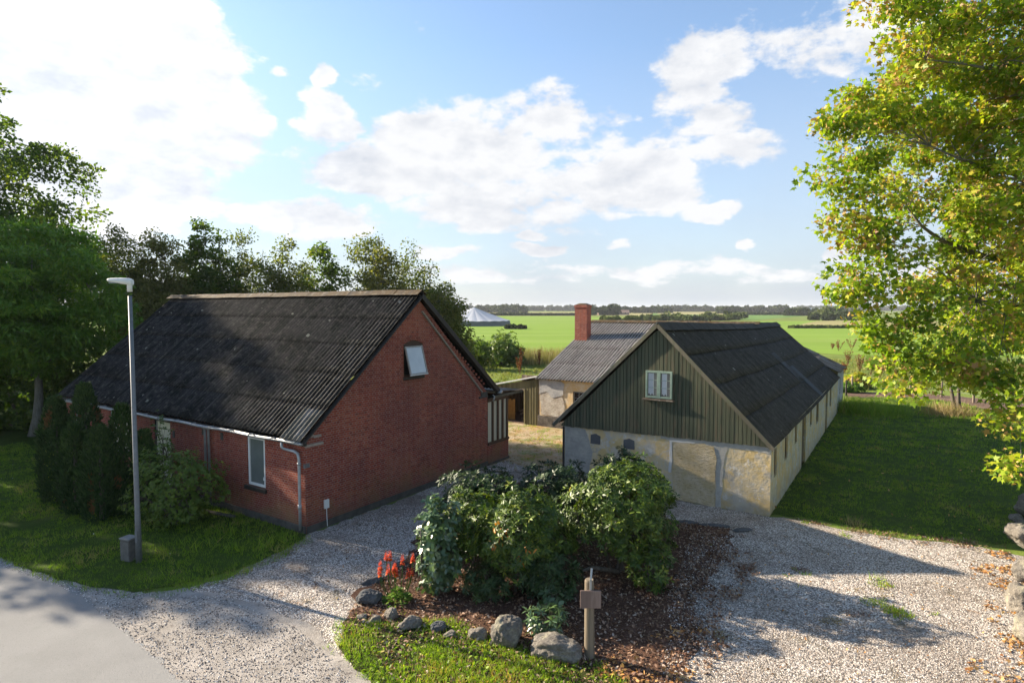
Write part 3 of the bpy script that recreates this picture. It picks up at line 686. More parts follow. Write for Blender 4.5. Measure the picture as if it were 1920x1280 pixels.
sheet('planting_bed', bed_poly, .020, M['mulch'], .22, seed=5, ns=2.6)
sheet('grass_verge', verge_poly, .024, M['lawn_green'], .07, seed=6)
sheet('lawn', lawn_poly, .012, M['lawn_green'], .10, seed=7)
sheet('grass_island', isle_poly, .028, M['lawn'], .09, seed=8)
sheet('soil_track', [G(1586, 745), G(1700, 746), G(1800, 755), G(1860, 771), G(1960, 782), G(1980, 764), G(1860, 750), G(1760, 739), G(1680, 735), G(1590, 736)], .008, M['soil'], .25, seed=9)
sheet('green_field', [AD(520, 578, 76).xy.to_3d(), AD(1040, 578, 76).xy.to_3d(), G(1480, 656), G(1560, 664), G(1700, 668), G(2300, 672), G(2700, 600), G(1600, 601), G(1330, 603), G(1080, 593), G(930, 593), G(700, 596), G(0, 600)], .03, M['field'], .6, 3, seed=10)
sheet('far_field', [G(900, 590), G(1075, 591), G(1400, 594), G(1400, 586.5), G(1075, 585), G(900, 586)], .05, M['maize'], 0, 5)
sheet('far_field', [G(1190, 600), G(1420, 600), G(1510, 592), G(1540, 588), G(1230, 586)], .08, M['field2'], 0, 5)
sheet('far_field', [G(1230, 589), G(1390, 591), G(1480, 588), G(1470, 585), G(1240, 584.5)], .12, M['maize'], 0, 5)
sheet('far_field', [G(1480, 613), G(1530, 602), G(1600, 600), G(1750, 602), G(1900, 606), G(1900, 614), G(1640, 614)], .06, M['maize'], .5, 4)

# ------------------------------------------------------------------ brick house
def frame_rect(mb, x0, z0, x1, z1, y0, y1, w):      # window frame ring lying in the xz plane
    mb.box((x0, y0, z0), (x0 + w, y1, z1)); mb.box((x1 - w, y0, z0), (x1, y1, z1)); mb.box((x0 + w, y0, z0), (x1 - w, y1, z0 + w)); mb.box((x0 + w, y0, z1 - w), (x1 - w, y1, z1))

def brick_house():
    H = thing('brick_house', 'red brick farmhouse with dark mossy corrugated roof and tilted gable window', 'house', B0, RZ)
    Lh, Wd, ez, rz_, ry = 15.2, 8.76, 2.72, 6.72, 4.75
    mb = MB()
    win = rect(-2.68, .98, -1.80, 2.50); door = rect(-8.15, .1, -7.05, 2.45); w3 = rect(-11.4, .9, -10.0, 2.4); w4 = rect(-14.4, .9, -13.2, 2.4)
    wall_face(mb, (0, 0, 0), (1, 0, 0), rect(-Lh, 0, 0, 2.60), [win, door, w3, w4], .14, (0, 1, 0))
    ye = 3.97; a0, a1, zb, zt = 3.98, 4.94, 4.02, 5.10
    arch = [(a0, zb), (a1, zb)] + [(a1 - (a1 - a0) * i / 8, zt + .13 * math.sin(math.pi * i / 8)) for i in range(9)]
    wall_face(mb, (0, 0, 0), (0, 1, 0), [(0, 0), (Wd, 0), (Wd, 2.85), (Wd - .05, 3.0), (ry, rz_ - .12), (0.0, 2.62)], [arch], .14, (-1, 0, 0))
    wall_face(mb, (-Lh, 0, 0), (0, 1, 0), [(0, 0), (Wd, 0), (Wd, 3.0), (ry, rz_ - .12), (0, 2.62)], [], .1, (1, 0, 0))
    wall_face(mb, (0, Wd, 0), (1, 0, 0), rect(-Lh, 0, 0, 2.95), [rect(-5, .9, -3.6, 2.2)], .14, (0, -1, 0))
    mb.build('wall', M['brick'], H)
    # brick dentils and shoulders under the verge
    mb = MB()
    mb.box((.0, .0, 2.44), (.045, .62, 2.51)); mb.box((0, .30, 2.66), (.045, .55, 2.73)); mb.box((0, .0, 2.70), (.045, .30, 2.76))
    mb.build('shoulder_moulding', simple('weathered_mortar', (.36, .30, .25), .9, .3, 8), H)
    mb = MB(); mb.box((.0, 8.18, 2.78), (.05, 8.72, 2.85)); mb.box((0, 8.3, 2.85), (.03, 8.72, 3.0)); mb.build('shoulder_moulding', M['concrete'], H)
    # mortar band and dentil row along the far rake
    sl = (3.03 - 6.74) / (9.30 - ry); mb = MB(); yy = ry + .25
    mb.beam((.03, ry + .12, rz_ - .52), (.03, 8.35, 2.90 + .12), .06, .07, up=(1, 0, 0)); mb.build('verge_moulding', simple('dirty_mortar', (.30, .25, .20), .9, .3, 6), H)
    mb = MB()
    for k in range(22):
        y = ry + .28 + k * .17; z = rz_ - .36 + (y - ry) * sl
        if y < 8.5: MB().box((0, y, z - .06), (.04, y + .10, z + .02)).build('dentil', M['brick_clean'], H)
    mb = MB(); mb.box((.0, 0.02, .0), (.03, Wd, .20)); mb.box((-Lh, -.06, 0), (.0, 0, .22)); mb.build('plinth', M['concrete'], H, bevel=.01)
    # roof
    f0 = Vector((.12, ry, rz_ + .12)); dn = Vector((0, -.16 - ry, 2.70 - (rz_ + .12))); fl = dn.length
    mb = MB(); corr(mb, f0, (-1, 0, 0), dn, 15.75, fl, .177, .027, 5, .010, jit=.005)
    back = Vector((0, 9.42 - ry, 3.02 - (rz_ + .12))); corr(mb, f0, (-1, 0, 0), back, 15.75, back.length, .177, .027, 4, .012)
    rf = mb.build('roof', M['roof_house'], H, smooth=True, solid=.008)
    # newer sheets by the eave corner
    dnn = dn.normalized(); up_ = Vector((0, -dnn.z, dnn.y)); up_ = up_ if up_.z > 0 else -up_
    mb = MB(); corr(mb, f0 + dnn * (fl - 1.05) + up_ * .022 + Vector((.02, 0, 0)), (-1, 0, 0), dn, .177 * 5 + .09, 1.12, .177, .030, 1, 0)
    mb.build('replacement_sheet', M['roof_new'], rf, smooth=True, solid=.008)
    mb = MB()      # ridge capping in overlapping lengths
    for k in range(14):
        x0 = .16 - k * 1.14; x1 = x0 - 1.2; zz = rz_ + .20 + (.012 if k % 2 else 0)
        for s in (-1, 1):
            mb.add([(x0, ry, zz), (x1, ry, zz), (x1, ry + s * .24, zz - .17), (x0, ry + s * .24, zz - .17)], [(0, 1, 2, 3) if s > 0 else (3, 2, 1, 0)])
    mb.build('ridge_cap', M['ridge'], rf, solid=.015)
    # barge boards and soffits
    bb = MB(); bb.beam((.13, ry, rz_ + .0), (.13, -.16, 2.60), .03, .17, up=(1, 0, 0)); bb.build('bargeboard', M['darkboard'], H)
    bb = MB(); bb.beam((.15, ry, rz_ + .02), (.15, 9.40, 2.93), .16, .035, up=(1, 0, 0)); bb.build('bargeboard', M['darkboard'], H)
    bb = MB(); bb.beam((.06, ry + .05, rz_ - .06), (.06, 9.38, 2.86), .04, .14, up=(1, 0, 0)); bb.build('soffit', M['darkboard'], H)
    bb = MB(); bb.box((-15.5, -.10, 2.50), (.1, -.0, 2.62)); bb.build('fascia', M['darkboard'], H)
    # gutter: half round, sagging a little
    mb = MB(); n = 40; ring = 8; vs = []; fs = []
    for i in range(n + 1):
        x = .14 - 15.8 * i / n; z = 2.62 + .012 * math.sin(i * .9) - .0015 * i
        for k in range(ring + 1):
            t = math.pi + math.pi * k / ring; vs.append((x, -.21 + .068 * math.cos(t), z + .068 * math.sin(t)))
    for i in range(n):
        for k in range(ring): a = i * (ring + 1) + k; fs.append((a, a + 1, a + ring + 2, a + ring + 1))
    mb.add(vs, fs); mb.add([vs[k] for k in range(ring + 1)], [tuple(range(ring + 1))])
    gt = mb.build('gutter', M['zinc'], H, smooth=True, solid=.004)
    mb = MB()
    for i in range(16): MB().box((-.1 - i * 1.02, -.285, 2.60), (-.14 - i * 1.02, -.13, 2.635)).build('gutter_bracket', M['zinc'], gt)
    mb = MB(); mb.tube([(-.72, -.21, 2.56), (-.72, -.21, 2.42), (-.66, -.17, 2.36), (-.3, -.12, 2.33), (-.17, -.10, 2.28), (-.13, -.09, 2.1), (-.13, -.09, .75), (-.13, -.09, .12)], .042, 12)
    mb.tube([(-.13, -.09, 2.02), (-.13, -.09, 1.95)], .052, 12); mb.tube([(-.13, -.09, .84), (-.13, -.09, .70)], .055, 12); mb.build('downpipe', M['zinc'], H, smooth=True)
    for x in (-4.78, -4.58):
        mb = MB(); mb.tube([(x, -.20, 2.56), (x, -.09, 2.46), (x, -.09, .30)], .04, 10); mb.build('downpipe', M['zinc'], H, smooth=True)
    # ground floor window on the front
    wn = MB(); frame_rect(wn, -2.66, 1.0, -1.82, 2.48, .02, .08, .075); w = wn.build('window', M['white'], H, bevel=.004)
    MB().box((-2.59, .05, 1.07), (-1.89, .06, 2.41)).build('pane', M['glass'], w)
    s = MB(); s.box((-1.98, .045, 1.20), (-1.93, .048, 1.28)); s.box((-1.975, .045, 1.30), (-1.935, .048, 1.31)); s.build('sticker', M['white'], w)
    MB().box((-2.78, -.07, .86), (-1.74, .06, .975)).build('sill', M['darkboard'], w, bevel=.008)
    # panel door, garage infill with brick panel, another window, seen between the conifers
    wn = MB(); frame_rect(wn, -8.13, .12, -7.07, 2.43, .03, .09, .05); w = wn.build('glazed_door', M['darkboard'], H)
    MB().box((-8.08, .055, .17), (-7.12, .062, 2.38)).build('pane', M['frosted'], w)
    wn = MB(); frame_rect(wn, -11.38, .92, -10.02, 2.38, .03, .09, .06); w = wn.build('window', M['white'], H); MB().box((-11.32, .05, .98), (-10.08, .06, 2.32)).build('pane', M['frosted'], w)
    wn = MB(); frame_rect(wn, -14.38, .92, -13.22, 2.38, .03, .09, .06); w = wn.build('window', M['white'], H); MB().box((-14.32, .05, .98), (-13.28, .06, 2.32)).build('pane', M['glass'], w)
    for x, z in ((-5.1, 2.22), (-4.05, 2.18), (-6.9, 1.92)):
        v = MB(); v.box((x, -.012, z), (x + .14, 0.0, z + .24))
        for k in range(6): v.box((x + .01, -.022, z + .02 + k * .036), (x + .13, -.012, z + .036 + k * .036))
        v.build('air_vent', M['concrete'], H)
    v = MB()
    for k in range(3): v.box((-.32 + k * .07 + .30, -.0, 0), (-.31 + .3, 0.001, .001))
    v = MB(); v.box((-.05, -.01, 1.86), (.012, 0, 1.98))
    for k in range(3): v.box((.0, .02 + k * .05, 1.86), (.012, .055 + k * .05, 1.98))
    v.build('air_vent', M['galv'], H)
    # arched gable window with brick arch, top hung casement pushed open
    ar = MB()
    for i in range(15):
        t0 = -.62 + 1.24 * i / 15; t1 = t0 + 1.24 / 15 * .86; cy = (a0 + a1) / 2; rr = .96; cz = zt + .13 - rr + .02
        q = []
        for (t, r_) in ((t0, rr), (t1, rr), (t1, rr + .15), (t0, rr + .15)): q.append((cy + r_ * math.sin(t), cz + r_ * math.cos(t)))
        ar.add([(.0, y, z) for y, z in q] + [(.014, y, z) for y, z in q], [(4, 5, 6, 7), (0, 4, 7, 3), (1, 2, 6, 5), (3, 7, 6, 2), (0, 1, 5, 4)])
    ar.build('brick_arch', M['brick_clean'], H)
    wn = MB(); x0, x1 = -.10, -.03
    wn.box((x0, a0, zb), (x1, a0 + .06, zt + .06)); wn.box((x0, a1 - .06, zb), (x1, a1, zt + .06)); wn.box((x0, a0 + .06, zb), (x1, a1 - .06, zb + .06)); wn.box((x0, a0 + .06, zt - .05), (x1, a1 - .06, zt + .12))
    w = wn.build('window', M['brownwood'], H)
    tl = R(15); hz = zt - .07; hh = .98
    sash = MB(); P = lambda y, s, t: (-.02 + s * math.sin(tl) + t * math.cos(tl), y, hz - s * math.cos(tl) + t * math.sin(tl))
    def sbox(y0, y1, s0, s1, t0, t1):
        vs = [P(y, s, t) for t in (t0, t1) for (y, s) in ((y0, s0), (y1, s0), (y1, s1), (y0, s1))]
        sash.add(vs, [(0, 1, 2, 3), (7, 6, 5, 4), (0, 4, 5, 1), (1, 5, 6, 2), (2, 6, 7, 3), (3, 7, 4, 0)])
    sbox(a0 + .05, a0 + .10, 0, hh, 0, .045); sbox(a1 - .10, a1 - .05, 0, hh, 0, .045); sbox(a0 + .10, a1 - .10, 0, .05, 0, .045); sbox(a0 + .10, a1 - .10, hh - .05, hh, 0, .045)
    sash.build('sash', M['white'] if False else simple('sash_paint', (.36, .32, .29), .5, .3, 8), w)
    sash = MB(); sbox(a0 + .10, a1 - .10, .05, hh - .05, .018, .026); sash.build('pane', M['blind'], w)
    sash = MB(); sbox(a0 + .05, a1 - .05, hh - .004, hh + .02, -.004, .052); sash.build('sash_edge', M['white'], w)
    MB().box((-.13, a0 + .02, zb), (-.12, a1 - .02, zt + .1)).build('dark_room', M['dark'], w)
    MB().box((-.12, a0 - .03, zb - .10), (.05, a1 + .03, zb - .004)).build('sill', M['darkboard'], w, bevel=.006)
    mb = MB()
    for k in range(12): mb.box((0, a0 + .0 + k * .082, zb - .26), (.016, a0 + .068 + k * .082, zb - .12))
    mb.build('sill_course', M['brick_clean'], H)
    # small white box with cable on the gable, old pipe bits by the front
    mb = MB(); mb.box((0, .62, .55), (.06, .78, .80)); w = mb.build('meter_box', M['white'], H, bevel=.008)
    MB().tube([(.03, .70, .55), (.035, .70, .3), (.03, .72, .02)], .012, 6).build('cable', M['white'], w)
    # glazed veranda behind the gable
    pv = MB(); pv.box((-4.6, Wd, 0), (.02, 10.24, .82)); pv.build('veranda_base', M['brick'], H)
    MB().box((-4.62, Wd, 0), (.05, 10.28, .10)).build('veranda_plinth', M['concrete'], H)
    fr = MB(); ys = [Wd + .02, 9.10, 9.47, 9.82, 10.16]
    for y in ys[1:]: fr.box((-.06, y - .05, .92), (.03, y + .06, 2.62))
    fr.box((-.06, Wd + .0, .82), (.05, 10.26, .92)); fr.box((-.06, Wd + .0, 2.56), (.03, 10.24, 2.70)); fr.box((-.06, Wd, .92), (.0, Wd + .03, 2.6))
    for k in range(12): fr.box((-.35 - k * .38, 10.16, .92), (-.28 - k * .38, 10.24, 2.6))
    fr.box((-4.6, 10.16, .82), (0.0, 10.26, .92)); fr.box((-4.6, 10.16, 2.6), (-.06, 10.24, 2.70)); fr.build('veranda_frame', M['brownwood'], H)
    prev = Wd + .03
    for y in ys[1:]:
        MB().box((-.03, prev, .93), (-.015, y - .05, 2.57)).build('veranda_pane', M['sheetwhite'], H); prev = y + .06
    MB().box((-4.55, 10.19, .93), (-.07, 10.20, 2.6)).build('veranda_pane', M['glass'], H)
    mb = MB(); corr(mb, (.16, Wd + .25, 2.98), (-1, 0, 0), (0, 2.1, -.16), 4.9, 2.15, .076, .009, 1, 0); vr = mb.build('veranda_roof', M['roof_rust'], H, smooth=True, solid=.006)
    MB().box((.09, Wd + .35, 2.70), (.14, 11.2, 2.80)).build('fascia', M['bargeboard'], vr)
    mb = MB(); mb.tube([(.16, 9.38, 2.93), (.16, 9.38, 2.86)], .09, 12); mb.tube([(.10, 9.0, 2.84), (.18, 9.0, 2.76), (.16, 8.92, 2.60)], .03, 8)
    mb.tube([(-3, 9.45, 2.93), (.22, 9.45, 2.92)], .07, 12); mb.build('gutter_end', M['zinc'], H, smooth=True)
    return H
brick_house()
def lying_pipe():
    a = G(388, 962); b = G(440, 972); mb = MB(); o = thing('waste_pipe', 'short grey pipe lying on the grass against the brick house front', 'pipe', a)
    mb.tube([(0, 0, .07), (b.x - a.x, b.y - a.y, .06)], .05, 10); mb.build('tube', M['concrete'], o, smooth=True)
lying_pipe()

# ------------------------------------------------------------------ plastered barn with green boarded gable
def barn():
    H = thing('barn', 'long low plastered barn with green boarded gable and dark sheet roof', 'barn', A0, RZ)
    Lb = 21.6; W_ = 7.06; RX = -3.55; zr = 5.72; ez = 2.12
    def sag(p): return -.42 * (max(0, p.y) / 21.6) ** 1.2 * max(0, 1 - abs(p.x - RX) / 3.7) - .10 * math.sin(math.pi * min(1, max(0, p.y) / 21.6)) + .03 * mnoise.noise(Vector((p.x * .4, p.y * .35, 2)))
    mb = MB()
    wall_face(mb, (0, 0, 0), (1, 0, 0), [(-W_, 0), (0, 0), (0, 2.18), (-W_, 2.14)], [], .1, (0, 1, 0))
    # back wall of gable behind the boards, left long wall
    wall_face(mb, (0, .06, 0), (1, 0, 0), [(-W_, 2.14), (0, 2.14), (RX, zr - .12)], [], .1, (0, 1, 0))
    wall_face(mb, (-W_, 0, 0), (0, 1, 0), rect(0, 0, Lb, 2.1), [], .1, (1, 0, 0))
    wall_face(mb, (0, Lb, 0), (1, 0, 0), [(-W_, 0), (0, 0), (0, 2.05), (RX, 5.1), (-W_, 2.05)], [], .1, (0, -1, 0))
    mb.build('gable_wall', M['plaster'], H)
    mb = MB()
    ops = [(.55, 1.05, 1.05, 1.95, 'w'), (2.55, 3.15, 1.15, 1.95, 'w'), (4.75, 5.3, 1.3, 1.98, 'w'), (6.62, 7.75, .0, 1.98, 'd'), (9.0, 9.6, 1.25, 1.98, 'w'),
           (11.2, 12.1, 1.0, 1.95, 'w'), (15.0, 16.0, 0, 1.98, 'd'), (17.1, 17.9, .95, 1.95, 'w')]
    wall_face(mb, (0, 0, 0), (0, 1, 0), rect(0, 0, Lb, 2.14), [rect(a, b0, b, b1) for a, b, b0, b1, _ in ops], .16, (-1, 0, 0))
    mb.build('side_wall', M['plaster_side'], H)
    wd = simple('ochre_old_paint', (.17, .12, .055), .8, .4, 6)
    for a, b, z0, z1, k in ops:
        if k == 'w':
            f = MB(); f.box((-.10, a, z0), (-.05, a + .06, z1)); f.box((-.10, b - .06, z0), (-.05, b, z1)); f.box((-.10, a + .06, z0), (-.05, b - .06, z0 + .06)); f.box((-.10, a + .06, z1 - .06), (-.05, b - .06, z1))
            f.box((-.09, (a + b) / 2 - .02, z0 + .06), (-.06, (a + b) / 2 + .02, z1 - .06)); w = f.build('window', wd, H)
            MB().box((-.085, a + .06, z0 + .06), (-.08, b - .06, z1 - .06)).build('pane', M['glass_dark'], w)
        else:
            d = MB(); n = int((b - a) / .14)
            for i in range(n): d.box((-.12, a + .01 + (b - a - .02) * i / n, .03), (-.08 + .006 * (i % 2), a + (b - a - .02) * (i + 1) / n - .002, z1 - .01))
            w = d.build('door', wd, H); MB().box((-.075, b - .14, .95), (-.045, b - .10, 1.08)).build('handle', M['zinc'], w)
    # ventilation bricked up and plaster repairs on the gable: thin coats, each standing proud of the wall
    def coat(name, pts, mat, t=.012, par=H):
        from_ = MB(); n = len(pts); bm = bmesh.new()
        dens = []
        for i in range(n):
            p, q = pts[i], pts[(i + 1) % n]; L = math.hypot(q[0] - p[0], q[1] - p[1]); k = max(1, int(L / .05))
            for j in range(k):
                s = j / k; x = p[0] + (q[0] - p[0]) * s; z = p[1] + (q[1] - p[1]) * s
                w = .035; x += w * mnoise.noise(Vector((x * 3, z * 3, 4.4))) + w * .5 * mnoise.noise(Vector((x * 11, z * 11, 1))); z += w * mnoise.noise(Vector((x * 3, z * 3, 9.4)))
                dens.append((min(x, -.01), max(z, .005)))
        n = len(dens); a = [(x, -t, z) for x, z in dens]; b = [(x, .004, z) for x, z in dens]
        vs = [bm.verts.new(p) for p in a]; es = [bm.edges.new((vs[i], vs[(i + 1) % n])) for i in range(n)]
        bmesh.ops.triangle_fill(bm, edges=es, use_beauty=True); bm.verts.index_update()
        fs = [tuple(v.index for v in (f.verts if f.normal.y < 0 else reversed(f.verts))) for f in bm.faces]; from_.add([v.co.copy() for v in bm.verts], fs); bm.free()
        from_.add(a + b, [(i, (i + 1) % n, n + (i + 1) % n, n + i) for i in range(n)])
        return from_.build(name, mat, par)
    coat('rough_patch', [(-3.02, .02), (-1.62, .02), (-1.66, .9), (-1.60, 1.55), (-1.72, 1.92), (-2.0, 1.95), (-2.9, 1.93), (-3.0, 1.8), (-2.98, 1.0)], M['patch_rough'], .03)
    coat('lime_seam', [(-3.12, .9), (-3.03, .9), (-3.03, 1.93), (-2.3, 1.97), (-2.3, 2.0), (-3.1, 1.98)], M['patch_white'], .034)
    coat('cement_strip', [(-1.60, .02), (-1.44, .02), (-1.40, .9), (-1.34, 1.7), (-1.25, 1.93), (-.4, 1.95), (-.02, 1.9), (-.02, 2.1), (-3.4, 2.1), (-3.4, 1.99), (-1.7, 1.97), (-1.63, 1.4)], M['patch_cement'], .008)
    coat('cement_strip', [(-7.02, .3), (-6.1, .3), (-5.9, 1.2), (-6.2, 2.0), (-7.02, 2.05)], M['patch_cement'], .004)
    for x in (-5.98, -4.72): coat('blocked_vent', [(x, 1.52), (x + .36, 1.50), (x + .38, 1.82), (x + .2, 1.88), (x, 1.80)], M['patch_grey'], .016)
    MB().box((-7.10, -.03, 0), (-7.03, .05, 2.0)).build('corner_post', M['darkboard'], H)
    # green boards
    bd = MB(); n = int(7.0 / .125); rnd = random.Random(5)
    sR = (zr - 2.18) / (3.55); 
    for i in range(n + 1):
        x0 = -7.14 + i * .1265; x1 = x0 + .112; xm = (x0 + x1) / 2
        if x1 > .06: break
        zt0 = zr - .10 - abs(x0 - RX) * 1.0 * ((zr - 2.16) / (3.62)); zt1 = zr - .10 - abs(x1 - RX) * ((zr - 2.16) / (3.62))
        zb = 2.02 + rnd.uniform(-.012, .012) + (x0 + 7.14) * .016; y = -.055 + rnd.uniform(-.003, .003)
        if max(zt0, zt1) < zb + .02: continue
        zt0 = max(zt0, zb + .01); zt1 = max(zt1, zb + .01)
        bd.add([(x0, y, zb), (x1, y, zb), (x1, y, zt1), (x0, y, zt0), (x0, .05, zb), (x1, .05, zb), (x1, .05, zt1), (x0, .05, zt0)], [(0, 1, 2, 3), (1, 5, 6, 2), (4, 0, 3, 7), (4, 5, 1, 0)])
        bd.box((x1, y + .028, zb), (x1 + .0145, .05, min(zt0, zt1)))
    bd.build('gable_cladding', M['boards'], H)
    # small two-light window in pale green frame
    wx0, wx1, wz0, wz1 = -3.92, -3.02, 3.34, 4.24
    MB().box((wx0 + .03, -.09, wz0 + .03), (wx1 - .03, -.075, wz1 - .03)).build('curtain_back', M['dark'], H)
    f = MB(); frame_rect(f, wx0, wz0, wx1, wz1, -.145, -.078, .065); xm = (wx0 + wx1) / 2; f.box((xm - .06, -.15, wz0 + .065), (xm + .06, -.08, wz1 - .065)); w = f.build('window', M['mint'], H, bevel=.004)
    for (a, b) in ((wx0 + .075, xm - .07), (xm + .07, wx1 - .075)):
        MB().box((a, -.108, wz0 + .08), (b, -.102, wz1 - .075)).build('pane', m_glass('old_pane', (.10, .11, .11), .12), w)
        c = MB(); nn = 16; vs = []
        for i in range(nn + 1):
            x = a + (b - a) * (.04 + (.62 if a < xm - .1 else .55) * i / nn) + (0 if a < xm - .1 else .02)
            y = -.112 + .006 * math.sin(i * 1.7); vs += [(x, y - .003, wz0 + .12 + .03 * math.sin(i * .7)), (x, y - .003, wz1 - .08)]
        c.add(vs, [(2 * i, 2 * i + 2, 2 * i + 3, 2 * i + 1) for i in range(nn)]); c.build('curtain', M['curtain'], w, smooth=True)
        for k in (1, 2): MB().box((a, -.118, wz0 + .08 + k * .25), (b, -.100, wz0 + .098 + k * .25)).build('glazing_bar', M['mint'], w)
    s = MB(); s.box((wx0 - .10, -.20, wz0 - .075), (wx1 + .06, -.06, wz0 - .035)); s.build('sill', M['oldwood'], w)
    # roof
    mb = MB(); top = Vector((RX, -.14, zr)); dR = Vector((.08 - RX, 0, 2.06 - zr)); dL = Vector((-7.42 - RX, 0, 2.02 - zr))
    corr(mb, top + Vector((0, 0, .06)), (0, 1, 0), dR, Lb + .35, dR.length, .177, .009, 4, .016, sag=sag, jit=.014)
    corr(mb, top + Vector((0, 0, .06)), (0, 1, 0), dL, Lb + .35, dL.length, .177, .022, 4, .016, sag=sag, jit=.02)
    rf = mb.build('roof', M['roof_barn'], H, smooth=True, solid=.008)
    mb = MB()
    for (y0, s0, s1) in ((11.9, 2.05, 4.0), (12.85, 3.05, 5.1)):
        corr(mb, top + Vector((0, y0, .085)) + dR.normalized() * s0, (0, 1, 0), dR, .95, s1 - s0, .177, .012, 1, 0, sag=sag)
    mb.build('skylight', M['skylight'], rf, smooth=True)
    mb = MB(); n = 20
    for k in range(n):
        y0 = -.16 + k * 1.10; y1 = y0 + 1.14
        for s in (-1, 1):
            q = [Vector((RX, y0, zr + .14)), Vector((RX, y1, zr + .14)), Vector((RX + s * .30, y1, zr - .13)), Vector((RX + s * .30, y0, zr - .13))]
            for p in q: p.z += sag(p) + (.01 if k % 2 else 0)
            mb.add(q, [(0, 1, 2, 3) if s < 0 else (3, 2, 1, 0)])
    mb.build('ridge_cap', M['roof_barn'], rf, solid=.012)
    bb = MB(); bb.beam((RX, -.15, zr + .03), (.10, -.15, 2.07), .12, .03, up=(0, 1, 0)); bb.build('bargeboard', M['bargeboard'], H)
    bb = MB(); bb.beam((RX, -.15, zr + .03), (-7.44, -.15, 2.02), .12, .03, up=(0, 1, 0)); bb.build('bargeboard', M['bargeboard'], H)
    bb = MB(); bb.beam((RX, -.13, zr + .11), (-7.44, -.13, 2.1), .03, .035, up=(0, 1, 0)); bb.build('verge_trim', M['patch_white'], H)
    # low rear extension
    e = MB(); y0, y1 = Lb + .02, 25.8
    wall_face(e, (-.02, y0, 0), (0, 1, 0), rect(0, 0, y1 - y0, 2.42), [rect(1.5, .9, 2.1, 2.0)], .12, (-1, 0, 0))
    wall_face(e, (0, y1, 0), (1, 0, 0), [(-6.5, 0), (-.02, 0), (-.02, 2.42), (-3.3, 4.0), (-6.5, 2.4)], [], .1, (0, -1, 0)); e.build('extension_wall', M['annex_grey'], H)
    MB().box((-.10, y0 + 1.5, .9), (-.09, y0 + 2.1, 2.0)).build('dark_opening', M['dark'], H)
    e = MB(); tt = Vector((-3.3, y0 - .02, 4.06)); d = Vector((3.42, 0, -1.62)); corr(e, tt, (0, 1, 0), d, 4.4, d.length, .177, .02, 2, .016, jit=.03); d = Vector((-3.4, 0, -1.62)); corr(e, tt, (0, 1, 0), d, 4.4, d.length, .177, .02, 2, .016)
    e.build('extension_roof', M['roof_rust'], H, smooth=True, solid=.008)
barn()

